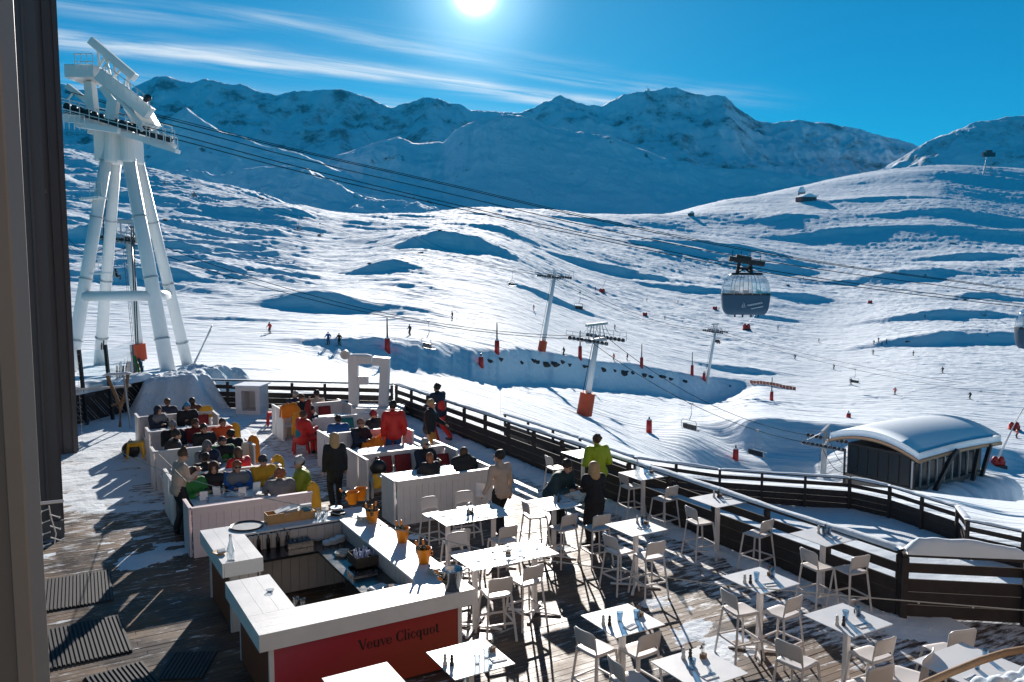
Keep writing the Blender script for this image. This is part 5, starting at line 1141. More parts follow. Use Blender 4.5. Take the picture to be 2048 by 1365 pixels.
seat(857,912,'+b','person with auburn hair in black seen from behind in the pale booth',jk='black',hair='red',style='bob',female=True,h=1.6,z=1.12)
seat(928,902,'+b','person in a black coat with a dark fur collar at the booth corner',jk='black',hair='brown',style='fur',turn=-.5,lh=(-.05,.25,1.1))
# standing
SG = 'people standing on the terrace'
def stand(px, py, rz, label, **k): p = PZ(px, py, 0); person(p, rz, label, 'stand', group=SG, **k); return p
stand(360,1068,FA['+a']+.25,'waiter in a beige pullover looking down at a phone beside the pinkish booth',jk='beige',style='bun',hair='brown',h=1.80,lean=.14,hp=.6,lh=(-.06,.36,1.22),rh=(.08,.36,1.20))
stand(672,1012,FA['+b']-.15,'woman in black with long blond hair walking away between the booths',jk='black',hair='blond',style='long',h=1.72,coat=.22,female=True,lfoot=(-.1,-.12,.09),rfoot=(.1,.15,.09))
p3 = stand(1003,1075,FA['+b']+.15,'waiter in a beige pullover seen from behind holding magazines',jk='beige',hair='dark',h=1.83,lh=(-.30,.16,.88),hy=.35,lfoot=(-.1,-.1,.09),rfoot=(.1,.12,.09))
p4 = AB(10.85, 15.0); person(p4, FA['+b']-.15, 'man in a lime ski jacket and black trousers standing by the fence', 'stand', group=SG, jk='lime',hair='brown',h=1.80,lh=(-.22,.25,1.02),rh=(.22,.25,1.02))
pr = AB(8.45, 20.95); person(pr, FA['+b']-.2, 'man in a bright red jacket and blue trousers standing inside a booth', 'stand', group=SG, jk='red',tr='bluet',hair='dark',h=1.88,lh=(-.27,.03,.86),rh=(.27,.03,.86))
pg = AB(9.60, 21.2); person(pg, FA['-b']+.9, 'bearded blond man in a black jacket and mustard trousers by the booth end', 'stand', group=SG, jk='black',tr='mtr',hair='blond',h=1.80,lh=(-.22,.38,1.0),lean=.08,glasses=True)
stand(879,886,FA['+b']+.35,'skier in red salopettes and navy top leaning over the fence',jk='navy',tr='red',back='red',hair='dark',h=1.88,lh=(-.2,.35,1.05),rh=(.1,.4,1.05),lean=.12,rfoot=(.16,-.28,.16))
ph = AB(9.05, 14.05); person(ph, FA['-b']+.35, 'man in a dark teal hoodie bending over the high table', 'stand', group=SG, jk='dteal',tr='black',hair='dark',h=1.80,lean=.62,hp=.45,lh=(-.12,.52,1.07),rh=(.15,.50,1.07))
pw = PZ(1188,1088,0); person(pw, FA['+b']-.25, 'woman in a long black coat with blond hair at the high table', 'stand', group=SG, jk='black',hair='blond',style='long',h=1.68,coat=.42,female=True,rh=(.15,.42,1.07),lh=(-.12,.42,1.07))
o = MB().box((0, 0, 0), (.22, .30, .03)).build('magazine', M['paper']); o.location = p3 + Matrix.Rotation(FA['+b']+.15, 3, 'Z') @ Vector((-.34, .24, .98)); o.rotation_euler = (.9, .3, FA['+b']); tag(o, 'white magazine held by the waiter seen from behind', 'magazine')
o = MB().box((0, 0, 0), (.08, .15, .01)).build('phone', M['black']); o.location = PZ(360,1068,0) + Matrix.Rotation(FA['+a']+.25, 3, 'Z') @ Vector((0.01, .46, 1.26)); o.rotation_euler = (.6, 0, FA['+a']); tag(o, 'black phone in the hands of the waiter in beige', 'phone')
# skiers on the slopes
SK = 'skiers far out on the slopes'
FARS = [(657,692,'black','blue','skier in a light blue jacket with arms out left of the pair',3.0),(679,693,'black','black','skier in black right of the light blue skier',2.8),(1255,722,'black','dred','tiny skier above the rocky bank right of the other',1.2),(1228,722,'black','orange','tiny orange skier above the rocky bank',1.0),(1128,712,'black','black','skier bending beside the red pole above the bank',2.0),
(1638,686,'black','black','lone skier right of the gondola cabin on the piste',1.2),(1748,690,'black','black','first skier from the left in the group of four',.5),(1757,688,'black','black','tallest skier in the group of four',.4),(1764,692,'black','navy','third skier in the group of four',.9),(1773,691,'black','grey','last skier on the right of the group of four',.5),
(1746,710,'black','grey','skier in grey just below the group of four',2.5),(1827,713,'black','black','skier leaning downhill right of the group of four',1.5),(1885,748,'black','black','skier low on the right side of the piste',2.0),(1556,660,'black','grey','pale skier beneath the gondola cabin',2.0),(1456,632,'black','black','upper skier left of the gondola cabin',1.5),(1438,622,'black','brown','skier beside the pale red sign board',1.0),
(1294,605,'black','black','dark skier in the middle of the far piste',1.0),(1356,608,'black','red','reddish skier in the middle of the far piste',1.0),(1607,560,'black','black','small figure on the slope above the gondola cabin',.6),(1634,558,'black','black','second small figure above the gondola cabin',.6),(2034,878,'black','orange','orange clad skier beside the snow cannon at the right edge',1.4),(1191,582,'black','black','distant skier left of the far red snow cannon',1.0),
(905,640,'black','navy','skier gliding below the middle valley chairs',2.0),(1068,622,'black','red','skier in red beside the upper lift line',1.2),(1330,640,'black','black','skier left of the red snow cannon under the cabin',1.8),(1502,610,'black','orange','orange skier straight under the cabin',1.3),(1590,720,'black','navy','skier on the groomed piste left of the four chair riders',2.2),
(1668,740,'black','black','skier in the middle of the wide right piste',1.7),(1702,770,'black','grey','grey skier on the lower right piste',2.2),(1850,640,'black','black','skier near the shaded gully on the right',1.0),(1790,790,'black','red','red skier above the lift station',2.4),(1940,800,'black','black','dark skier right of and above the station roof',1.9),(1420,560,'black','black','far skier left of the cabin roof',1.1),(1230,660,'black','brown','skier above the frame topped pylon',1.9),(820,672,'black','black','skier right of the first red pole',2.3),(540,668,'black','red','skier in red left of the pair',2.6)]
fp = {}
for px, py, tr, jk, lab, f in FARS:
    p = hit(px, py)
    if jk in fp: copy_tree(fp[jk], p, f, lab)
    else: fp[jk] = person(p, f, lab, 'stand', jk=jk, tr=tr, group=SK, skis=True, det=False, lean=.12, lh=(-.42,.22,1.0), rh=(.42,.22,1.0), hat=('helmet', (.03, .03, .04)))
# ================================================================== lifts and far things
def chairlift_pylon(px, pyb, pytop, label, base=None, arm=4.6, tilt=.0, top='frame', aim=R(-25), hgt=None, y0=45):
    p = hit(px, pyb, y0); Y = p.y; h = hgt or (pyb - pytop) / FPX * Y * 1.01
    t = thing('lift_pylon', label, 'lift pylon', p, 0, 'chairlift pylons')
    tv = Vector((tilt * h, 0, h))
    MB().cyl((0, 0, -.5), tv, .40, .30, 16).build('mast', M['towerw'], t, True)
    if base: MB().cyl((tv * (base[0] / h)), (tv * (base[1] / h)), base[2], base[2] * .96, 12).build('safety_pad', mat('orange red mattress', (.52, .06, .012), .6, var=.25, vs=1.5), t)
    m = MB()
    for s in (-1, 1): m.tube([(-.62, -.1 + .18*s, .5), tv + Vector((-.5, -.1 + .18*s, -.3))], .02, 4)
    for i in range(int(h / .45)): f = (i + .5) * .45 / h; q = tv * f; m.tube([q + Vector((-.6 + f*.1, -.28, 0)), q + Vector((-.6 + f*.1, .08, 0))], .015, 4)
    m.build('ladder', M['darkm'], t)
    ca, sa = math.cos(aim), math.sin(aim); al_ = Vector((ca, sa, -.10)).normalized(); ac_ = Vector((-sa, ca, 0))   # rope direction, arm direction
    m = MB(); top_ = tv + Vector((0, 0, .15)); A0, A1 = top_ - ac_ * arm * .5, top_ + ac_ * arm * .5
    m.beam(A0, A1, .45, .42); m.build('crossarm', M['galv'], t)
    for q, s in ((A0, -1), (A1, 1)):
        m = MB(); w = MB(); L = 5.2
        m.beam(q - al_*L/2, q + al_*L/2, .09, .16); m.beam(q - al_*L/2 + Vector((0,0,.05)) + ac_*.5*s, q + al_*L/2 + Vector((0,0,.05)) + ac_*.5*s, .35, .04)
        for i in range(7):
            r = q + al_ * (-L/2 + i*L/6) + ac_ * .5 * s; m.tube([r, r + Vector((0, 0, 1.0))], .025, 4)
        m.tube([q - al_*L/2 + ac_*.5*s + Vector((0,0,1.0)), q + al_*L/2 + ac_*.5*s + Vector((0,0,1.0))], .025, 4); m.tube([q - al_*L/2 + ac_*.5*s + Vector((0,0,.55)), q + al_*L/2 + ac_*.5*s + Vector((0,0,.55))], .02, 4)
        for i in range(10):
            c = q + al_ * (-L/2 + .25 + i*(L-.5)/9) + Vector((0, 0, .12)); w.cyl(c - ac_*.05, c + ac_*.05, .24, .24, 12)
        m.build('catwalk', M['galv'], t); w.build('sheaves', M['darkm'], t)
    if top == 'frame':
        m = MB(); u = top_ + Vector((0, 0, 1.9)); m.beam(u - ac_*arm*.5 - al_*.2, u + ac_*arm*.5 + al_*.2, .3, .3)
        for s in (-1, 1): m.beam(top_ + ac_*s*.9, u + ac_*s*.9, .12, .12); m.beam(top_ + ac_*s*arm*.5, u + ac_*s*1.4, .10, .10); m.tube([top_ + ac_*s*.9, u - ac_*s*.3], .04, 4); m.tube([top_ + al_*2.2*s, u + ac_*s*arm*.4], .035, 4)
        m.build('lifting_frame', M['galv'], t)
    elif top == 'stub': MB().cyl(tv, tv + Vector((.06, 0, 1.6)), .33, .30, 14).build('mast_head', M['towerw'], t)
    return t, p, tv
LPA = chairlift_pylon(1083, 706, 560, 'tall white lift pylon with orange padded foot left of the frame topped pylon', (0.1, 2.0, .75), top='stub', tilt=.17, aim=R(-35), arm=3.6)
LPB = chairlift_pylon(1168, 832, 682, 'white lift pylon with orange padded foot and grey lifting frame in the centre', (0.1, 2.8, .95), tilt=.16, aim=R(-30), arm=5.0)
LPC = chairlift_pylon(1413, 768, 668, 'white lift pylon above the shaded bank right of centre', None, tilt=.15, aim=R(-32), arm=3.6)
LPD = chairlift_pylon(1646, 950, 888, 'white lift pylon in front of the round roofed lift station', None, tilt=.03, aim=R(-25), arm=5.2)
LPE = chairlift_pylon(282, 722, 488, 'slim white chairlift pylon with red pad behind the big tower', (0.1, 1.7, .62), tilt=-.06, aim=R(-25), arm=3.0)
def ropes(pts, label, sag=1.0, r=.035, n=14, grp='lift ropes across the slope'):
    out = []
    for i in range(len(pts) - 1):
        a, b = Vector(pts[i]), Vector(pts[i+1])
        for k in range(n): s = k / n; q = a.lerp(b, s); q.z -= sag * 4 * s * (1 - s); out.append(q)
    out.append(Vector(pts[-1])); o = MB().tube(out, r, 5).build('lift_rope', M['cable']); tag(o, label, 'rope', grp); return out
def topp(L, s, arm):
    t, p, tv = L; return p + tv + Vector((0, 0, .42)) + Vector((s * arm * .25, s * arm * .43, 0))
r1 = ropes([PY(130, 480, 170), topp(LPE, -1, 3), topp(LPB, -1, 5), topp(LPD, -1, 5.2), PY(1720, 925, 92)], 'near chairlift rope over the centre pylon', 2.2)
r2 = ropes([PY(130, 470, 175), topp(LPE, 1, 3), topp(LPB, 1, 5), topp(LPD, 1, 5.2), PY(1730, 905, 97)], 'far chairlift rope over the centre pylon', 2.6)
r3 = ropes([PY(820, 470, 330), topp(LPA, -1, 3.6), topp(LPC, -1, 3.6), PY(2120, 800, 190)], 'near chairlift rope over the tall left pylon', 2.5)
r4 = ropes([PY(820, 462, 340), topp(LPA, 1, 3.6), topp(LPC, 1, 3.6), PY(2120, 785, 205)], 'far chairlift rope over the tall left pylon', 2.5)
r5 = ropes([PY(130, 292, 430), PY(330, 345, 330), PY(620, 440, 300), PY(880, 520, 320), PY(1010, 540, 340)], 'thin chairlift rope running down the left hill', 1.0, .05)
def chair(loc, label, rz=R(-60), riders=(), empty=True, s=1.0):
    t = thing('lift_chair', label, 'chairlift chair', loc, rz, 'chairlift chairs'); t.scale = (s,) * 3
    m = MB(); m.tube([(0, 0, 0), (0, .05, -1.3), (0, -.25, -1.9)], .045, 6); m.box((0, 0, .05), (.5, .2, .2)); m.build('hanger', M['galv'], t)
    m = MB(); m.tube([(-1.25, .35, -3.1), (-1.35, -.2, -3.15), (-1.35, -.35, -2.3), (-1.2, -.3, -1.95), (1.2, -.3, -1.95), (1.35, -.35, -2.3), (1.35, -.2, -3.15), (1.25, .35, -3.1)], .04, 6); m.tube([(-1.2, .5, -2.6), (-1.3, -.2, -2.5)], .03, 5); m.tube([(1.2, .5, -2.6), (1.3, -.2, -2.5)], .03, 5); m.tube([(-1.2, .5, -2.6), (1.2, .5, -2.6)], .03, 5); m.build('frame', M['galv'], t)
    m = MB(); n = 4
    for i in range(n): x = -1.2 + (i + .5) * 2.4 / n; m.b2((x - .27, -.15, -3.12), (x + .27, .32, -3.04)); m.b2((x - .27, -.25, -3.0), (x + .27, -.18, -2.45))
    m.build('seats', M['black'], t)
    for x, c in riders:
        q = MB(); 
        q.cap((x, .0, -2.9), (x, -.05, -2.45), .17, .15); q.ball((x, -.02, -2.15), .13); q.cap((x-.1, 0, -2.95), (x-.1, .45, -2.95), .09, .08); q.cap((x+.1, 0, -2.95), (x+.1, .45, -2.95), .09, .08); q.cap((x-.1, .45, -2.95), (x-.1, .45, -3.4), .075, .07); q.cap((x+.1, .45, -2.95), (x+.1, .45, -3.4), .075, .07); q.cap((x-.2, -.02, -2.4), (x-.2, .3, -2.6), .06); q.cap((x+.2, -.02, -2.4), (x+.2, .3, -2.6), .06)
        o = q.build('person', C[c], smooth=True); o.parent = None; o.location = loc; o.rotation_euler = (0, 0, rz); o.scale = (s,) * 3
        mo = o.modifiers.new('remesh', 'REMESH'); mo.mode = 'VOXEL'; mo.voxel_size = .05
        tag(o, 'rider in ' + c + ' sitting on ' + label.replace('empty ', 'the '), 'person', 'riders on the chairlifts')
    return t
def near(rp, px):
    best = None
    for q in rp:
        x = 1024 + FPX * q.x / (q.y * CP - (q.z - CAMH) * SP)
        if best is None or abs(x - px) < best[0]: best = (abs(x - px), q)
    return best[1]
chair(near(r2, 867), 'empty chair just above the snowfield left of centre'); chair(near(r1, 1391), 'empty chair over the lower lit slope'); chair(near(r1, 1518), 'empty chair hanging over the shaded basin')
chair(near(r2, 231), 'chair between the legs of the big tower', riders=((-.5, 'black'), (.2, 'navy')), s=1.0)
chair(near(r3, 1148), 'empty left chair of the two near the tall pylon'); chair(near(r3, 1163), 'empty right chair of the two near the tall pylon'); chair(near(r3, 1014), 'dark chair beside the left red pole'); chair(near(r4, 1436), 'chair beside the pylon above the bank', riders=((-.4, 'dred'), (.3, 'black')))
chair(near(r3, 1688), 'empty chair over the wide right piste'); chair(near(r3, 1972), 'chair with four riders at the far right', riders=((-.9, 'black'), (-.3, 'navy'), (.3, 'black'), (.9, 'grey')))
for px, lb, rd in ((325, 'upper small chair on the left hill', ()), (380, 'loaded chair on the left hill', ((-.5, 'black'), (.3, 'dred'))), (600, 'chair left of the pair on the hill crest', ()), (632, 'chair right of the pair on the hill crest', ()), (873, 'first chair of the three in the middle valley', ()), (912, 'second chair of the three in the middle valley', ((.2, 'black'),)), (935, 'third chair of the three in the middle valley', ())):
    chair(near(r5, px), lb, riders=rd, s=1.5)
# ---------------------------------------------------------------- big white tower
Yt = 70.0
t = thing('gondola_tower', 'huge white four legged cableway tower with catwalks at upper left', 'cableway tower', (0, 0, 0))
def leg(pb, pt, Yb, Yt_, r0, r1):
    a, b = PY(*pb, Yb), PY(*pt, Yt_); a = a + (a - b).normalized() * 1.2; lg = MB().cyl(a, b, r0, r1, 18).build('leg', M['towerw'], t, True); 
    for f in (.18, .42, .66, .88): q = a.lerp(b, f); rr = r0 + (r1 - r0) * f; MB().cyl(q, q + (b - a).normalized() * .10, rr + .07, rr + .07, 18).build('flange', M['galv'], lg)
leg((140, 745), (222, 262), 68, 70, .52, .44); leg((199, 735), (236, 262), 77, 72, .52, .42); leg((336, 742), (247, 262), 68, 70, .58, .48); leg((379, 746), (262, 262), 77, 72, .50, .42)
m = MB(); m.cyl(PY(168, 593, 68.5), PY(305, 592, 68.5), .42, n=14); m.cyl(PY(305, 592, 68.5), PY(338, 590, 75.5), .42, n=14); m.cyl(PY(212, 592, 75.5), PY(335, 590, 75.5), .42, n=14); m.build('brace_beam', M['towerw'], t, True)
m = MB(); a, b = PY(206, 322, 70), PY(272, 250, 70)
c = PY(238, 285, 71); m.box((c.x, c.y, PY(0, 287, 71).z), (2.75, 3.2, 3.2)); m.cyl(PY(222, 325, 69.6), PY(225, 262, 69.6), .55, n=14); m.cyl(PY(256, 325, 69.6), PY(254, 262, 69.6), .55, n=14); m.build('tower_neck', M['towerw'], t, bevel=.15)
def T(px, py, dy=0.0): return PY(px, py, Yt + dy)
m = MB(); m.beam(T(128, 236, -2.6), T(350, 296, -2.6), .5, .42); m.beam(T(128, 228, 3), T(345, 285, 3), .5, .42); m.beam(T(155, 250, -3.4), T(238, 262, -3.4), .6, .4); m.beam(T(180, 262, 0), T(220, 270, 0), .8, .5)
for i in range(7): f = i / 6; a_ = T(128, 236, -2.6).lerp(T(350, 296, -2.6), f); b_ = T(128, 228, 3).lerp(T(345, 285, 3), f); m.beam(a_, b_, .2, .22)
m.build('saddle_beam', M['towerw'], t)
m = MB(); m.beam(T(148, 150, -1), T(205, 150, -1), 3.0, 1.0); m.beam(T(200, 150, -2), T(300, 228, -2), .9, 1.0); m.beam(T(186, 152, 2), T(300, 228, 2), .5, .8); m.build('head_beam', M['towerw'], t, bevel=.05)
m = MB(); m.beam(T(183, 82, -1.2), T(270, 156, -1.2), .8, .62); m.build('top_boom', M['towerw'], t, bevel=.05)
m = MB()
for p_, q_ in (((196, 104), (200, 148)), ((210, 112), (226, 168)), ((228, 124), (232, 172)), ((256, 152), (250, 185)), ((200, 148), (222, 116)), ((222, 160), (246, 136)), ((256, 152), (262, 190)), ((210, 112), (192, 148))): m.cyl(T(*p_, -1.2), T(*q_, -1.2), .10, n=6)
m.build('boom_strut', M['towerw'], t)
m = MB(); m.beam(T(180, 165, -1), T(187, 235, -1), .9, .6); m.beam(T(205, 175, -2), T(228, 205, -2), .5, .5); m.beam(T(228, 200, -2), T(222, 240, -2), .6, .8); m.beam(T(245, 190, -2), T(285, 262, -2.5), .2, .25); m.beam(T(205, 165, -2), T(285, 250, -2.6), .2, .25); m.beam(T(268, 205, 0), T(300, 262, 0), 1.2, 1.6); m.beam(T(150, 180, 0), T(135, 200, 0), .12, .12); m.beam(T(135, 172, 0), T(178, 205, 0), .45, .4); m.build('column', M['towerw'], t)
def rail(pts, hgt, mb, posts=6):
    for i in range(len(pts) - 1):
        a, b = Vector(pts[i]), Vector(pts[i+1])
        for f in (.5, 1): mb.tube([a + Vector((0, 0, hgt*f)), b + Vector((0, 0, hgt*f))], .035, 4)
        for k in range(posts + 1): q = a.lerp(b, k / posts); mb.tube([q, q + Vector((0, 0, hgt))], .035, 4)
for pts_, hg_, n_ in (([T(122, 232, -3.2), T(350, 292, -3.2)], 1.15, 12), ([T(122, 224, 3.4), T(345, 281, 3.4)], 1.15, 12), ([T(150, 140, -2.6), T(186, 140, -2.6)], 1.2, 3), ([T(150, 140, .6), T(186, 138, .6)], 1.2, 3), ([T(212, 160, -3), T(300, 225, -3)], 1.1, 7), ([T(128, 258, -3.8), T(170, 262, -3.8)], 1.1, 4), ([T(300, 290, -3), T(356, 305, -3)], 1.1, 4), ([T(180, 392, -1), T(203, 392, -1)], 1.1, 2), ([T(190, 540, -1), T(205, 540, -1)], 1.1, 2)):
    m = MB(); rail(pts_, hg_, m, n_); m.build('railing', M['towerw'], t)
for p_, q_, w_, h_ in (((168, 400, -1), (206, 396, -1), 1.6, .18), ((188, 548, -1), (215, 546, -1), 1.2, .15), ((290, 283, -3.6), (356, 304, -3.6), 1.0, .3)): MB().beam(T(*p_), T(*q_), w_, h_).build('landing', M['towerw'], t)
m = MB()
for dy in (-2.0, -1.2, 2.2, 3.0):
    for i in range(16): f = i / 15; q = T(135, 214, dy).lerp(T(338, 278, dy), f); m.cyl(q + Vector((0, -.12, 0)), q + Vector((0, .12, 0)), .30, n=10)
    m.beam(T(130, 218, dy), T(342, 284, dy), .10, .28)
m.build('roller_trains', M['darkm'], t)
m = MB()
for (a_, b_, dy) in (((208, 400), (203, 700), 6), ((262, 450), (272, 690), 6)): m.tube([T(*a_, dy), T(*b_, dy)], .06, 4); m.tube([T(a_[0]+4, a_[1], dy), T(b_[0]+4, b_[1], dy)], .06, 4)
m.build('ladder', M['darkm'], t); m = MB(); m.ball(T(296, 196, -3), .28); m.ball(T(292, 200, -3), .2); m.build('floodlight', M['black'], t)
# cableway ropes
def yline(xs, ys, Ya, Yb): return [PY(x, y, Ya + (Yb - Ya) * (x - xs[0]) / (xs[-1] - xs[0])) for x, y in zip(xs, ys)]
XS = [130, 340, 600, 900, 1200, 1470, 1700, 1900, 2060, 2400]
for ys, lab, (Ya, Yb), r in (([185, 240, 304, 372, 442, 497, 535, 562, 583, 622], 'uppermost heavy cableway rope', (70, 106), .04), ([205, 250, 318, 388, 458, 512, 548, 574, 594, 632], 'second cableway rope from the top', (70.6, 106.6), .04),
  ([215, 266, 335, 407, 474, 529, 566, 592, 610, 645], 'third cableway rope that carries the cabin', (67.5, 92), .038), ([225, 276, 344, 414, 480, 535, 572, 598, 616, 650], 'lowest cableway rope beside the cabin carriage', (68, 92.5), .038), ([182, 236, 301, 369, 439, 494, 533, 560, 581, 619], 'thin haulage rope above the uppermost rope', (69, 105), .03)):
    pts = yline(XS, ys, Ya, Yb); ss = []
    for i in range(len(pts) - 1):
        for k in range(6):
            s = k / 6; p0, p1, p2, p3_ = pts[max(i-1, 0)], pts[i], pts[i+1], pts[min(i+2, len(pts)-1)]
            ss.append(.5 * ((2*p1) + (p2 - p0)*s + (2*p0 - 5*p1 + 4*p2 - p3_)*s*s + (3*p1 - p0 - 3*p2 + p3_)*s**3))
    ss.append(pts[-1]); o = MB().tube(ss, r, 5).build('cableway_rope', M['cable']); tag(o, lab, 'rope', 'cableway ropes crossing the valley')
# cabin
def cabin(px, py, Y, label):
    p = PY(px, py, Y); t = thing('gondola_cabin', label, 'gondola cabin', p, R(-6), 'cableway cabins'); s = Y / FPX; Wd, Hh, Dd = 94*s/2, 80*s, 2.2
    def prof(z): # half width by height (0..1)
        return Wd * (np.interp(z, [0, .06, .15, .42, .5, .72, .9, 1.0], [.80, .88, .95, 1.0, 1.0, .965, .84, .66]))
    def shell(z0, z1, n, inset=0.0, dscale=1.0):
        m = MB(); rows = []
        K = 20
        for i in range(n + 1):
            z = z0 + (z1 - z0) * i / n; w = prof(z) - inset; d = (Dd/2) * np.interp(z, [0, .1, .5, .9, 1], [.82, .95, 1, .93, .75]) - inset; rr = .42
            ring = []
            for k in range(K * 2):
                a = 2 * math.pi * k / (K * 2); ca, sa = math.cos(a), math.sin(a); e = .45
                ring.append((math.copysign(abs(ca) ** e, ca) * w, math.copysign(abs(sa) ** e, sa) * d, -Hh * (1 - z)))
            rows.append(ring)
        m.v = [q for r_ in rows for q in r_]; N = K * 2
        m.f = [(i*N+k, i*N+(k+1)%N, (i+1)*N+(k+1)%N, (i+1)*N+k) for i in range(n) for k in range(N)]; return m, N
    m, N = shell(0, .50, 8); m.f.append(tuple(range(N-1, -1, -1))); m.build('lower_shell', M['cabin'], t, True)
    m, N = shell(.505, 1.0, 8); m.build('windows', M['cabpane'], t, True)
    m, N = shell(.985, 1.0, 1); m.f.append(tuple(range(N, 2*N))); m.build('roof', M['darkm'], t)
    for f in (-.55, -.18, .2, .55):
        for sd in (-1, 1):
            pts = [(f * prof(z) , sd * (Dd/2) * float(np.interp(z, [.5, .9, 1], [1, .93, .75])) * 1.0, -Hh*(1-z)) for z in (.5, .62, .75, .88, .97)]; MB().tube(pts, .035, 5).build('window_frame', M['galv'], t)
    m, N = shell(.485, .525, 1, -.015); m.build('belt_trim', M['darkm'], t)
    m = MB()
    for x in (-.42, -.1, .25, .55): m.cyl((x*Wd, 0, -Hh-.28), (x*Wd, 0, -Hh+.02), .09, n=8)
    m.build('bumper', M['black'], t)
    m = MB()
    for x in (-.55, 0, .55):
        for y in (-.5, .5): m.b2((x*Wd-.2, y-.15, -Hh*.82), (x*Wd+.2, y+.15, -Hh*.55)); m.b2((x*Wd-.2, y*.9-.02, -Hh*.55), (x*Wd+.2, y*.9+.04, -Hh*.40))
    m.build('interior_seats', M['white'], t)
    u = 22 * s; m = MB(); m.beam((-.38*Wd, 0, 0), (-.30*Wd, 0, u*1.1), .3, .32); m.beam((.22*Wd, 0, 0), (.16*Wd, 0, u*1.1), .3, .32); m.beam((-.6*Wd, 0, .06), (.65*Wd, 0, .06), .6, .18); m.beam((-.36*Wd, 0, u*.55), (.2*Wd, 0, u*.55), .3, .22); m.tube([(-.3*Wd, 0, u*.2), (-.07*Wd, 0, u*.5), (.15*Wd, 0, u*.2)], .10, 6); m.build('hanger', M['darkm'], t)
    m = MB(); a_, b_ = Vector((-.72*Wd, 0, u*1.45)), Vector((.74*Wd, 0, u*.95)); m.beam(a_, b_, .9, .42); m.beam(a_.lerp(b_, .2) + Vector((0, 0, .3)), a_.lerp(b_, .62) + Vector((0, 0, .25)), .7, .4)
    for i in range(8): c = a_.lerp(b_, (i + .5) / 8); m.cyl(c + Vector((0, -.5, -.12)), c + Vector((0, -.38, -.12)), .2, n=10); m.cyl(c + Vector((0, .38, -.12)), c + Vector((0, .5, -.12)), .2, n=10)
    for f in (.1, .35, .6, .9): c = a_.lerp(b_, f); m.tube([c, c + Vector((0, 0, .85))], .03, 4)
    m.build('carriage', M['darkm'], t)
    m = MB(); yf = -Dd/2 * .995 - .02; zc = -Hh * .745
    def st(pts, r=.022): m.tube([(x*Wd, yf, zc + z*Hh) for x, z in pts], r, 5)
    st([(-.22, -.06), (-.14, .06), (-.06, -.06), (-.22, -.06)]); st([(-.18, 0), (-.12, -.05), (-.10, .03)])
    xs = np.linspace(.02, .62, 26); st([(x, -.02 + (x-.02)*.12 + .025*math.sin(i*1.7)) for i, x in enumerate(xs)], .028); xs = np.linspace(.16, .66, 18); st([(x, -.10 + (x-.16)*.12 + .014*math.sin(i*1.9)) for i, x in enumerate(xs)], .026)
    m.build('logo', M['logo'], t); return t
cabin(1492, 549, 85, 'blue grey gondola cabin with pale logo hanging over the piste'); cabin(2085, 618, 88, 'second gondola cabin cut off at the right edge')
# ---------------------------------------------------------------- lift station
ps = hit(1700, 950, 60); ps = PY(1744, 956, 93); 
t = thing('lift_station', 'round roofed timber and glass lift station under thick snow', 'lift station', (ps.x, ps.y, ps.z - 1.2), R(-14))
S = 93 / FPX; Lx, Dp = 15.5, 9.0
# local: x right, y back, arch profile on the left/front end
def arc(f, hgt, w): return hgt * (1 - (2 * f - 1) ** 2)
def roof_mb(x0, x1, z0, th, w0, w1, rise, n=22, ov=0.0):
    m = MB(); V = []
    for ix, x in enumerate(np.linspace(x0, x1, 9)):
        q = (x - x0) / (x1 - x0)
        for k in range(n + 1):
            f = k / n; y = w0 + (w1 - w0) * f; z = z0 + rise * (1 - (1.7 * f - .95) ** 2 * .9) + .25 * math.sin(q * 3.1); V.append((x + (f - .5) * -1.2, y, z))
    a = len(V); V += [(x, y, z + th) for x, y, z in V]; N = n + 1
    fs = [(i*N+k, i*N+k+1, (i+1)*N+k+1, (i+1)*N+k) for i in range(8) for k in range(n)]; fs = [f[::-1] for f in fs] + [tuple(q + a for q in f) for f in fs]
    fs += [(k, k+1, k+1+a, k+a)[::-1] for k in range(n)] + [(8*N+k, 8*N+k+1, 8*N+k+1+a, 8*N+k+a) for k in range(n)] + [(i*N, (i+1)*N, (i+1)*N+a, i*N+a) for i in range(8)] + [(i*N+n, (i+1)*N+n, (i+1)*N+n+a, i*N+n+a)[::-1] for i in range(8)]
    return m.add(V, fs)
t.rotation_euler = (0, 0, R(33))
# long axis runs away to the right; arch faces the viewer on the left
roof_mb(-.3, 16.6, 3.45, .34, -5.2, 5.2, 1.9).build('roof', M['glulam'], t, True)
roof_mb(-.15, 16.5, 3.81, .75, -5.1, 5.1, 1.92).build('roof_snow', SNOW2, t, True)
m = MB(); m.b2((1.2, -4.0, -7), (15.6, 4.4, .7)); m.build('plinth', mat('grey stone plinth', (.16, .14, .12), .8, var=.35, vs=3, bump=.5, bs=8), t)
m = MB(); m.b2((1.4, -3.8, .7), (15.4, 4.2, 4.3)); m.build('wall', mat('dark station wall', (.012, .010, .010), .5, var=.4, vs=1.2), t)
for i in range(9):
    x = 1.2 + i * 1.55; m = MB(); m.b2((x, -4.05, .6), (x + .13, -3.86, 3.7)); m.build('post', M['galv'], t)
for i in range(8):
    x = 1.42 + i * 1.55; m = MB(); m.b2((x, -3.90, .9), (x + 1.25, -3.82, 3.3)); m.build('window', mat('dark station glass', (.012, .016, .02), .25, var=0, spec=.3), t)
for i in range(6):
    y = -3.6 + i * 1.28; m = MB(); m.b2((1.30, y, .9), (1.38, y + 1.1, 4.0)); m.build('window', mat('dark station glass', (0, 0, 0)), t)
m = MB(); 
for y in (-4.4, 4.2): MB().beam((.9, y, -3), (.9, y, 3.6), .18, .18).build('porch_post', M['dark'], t)
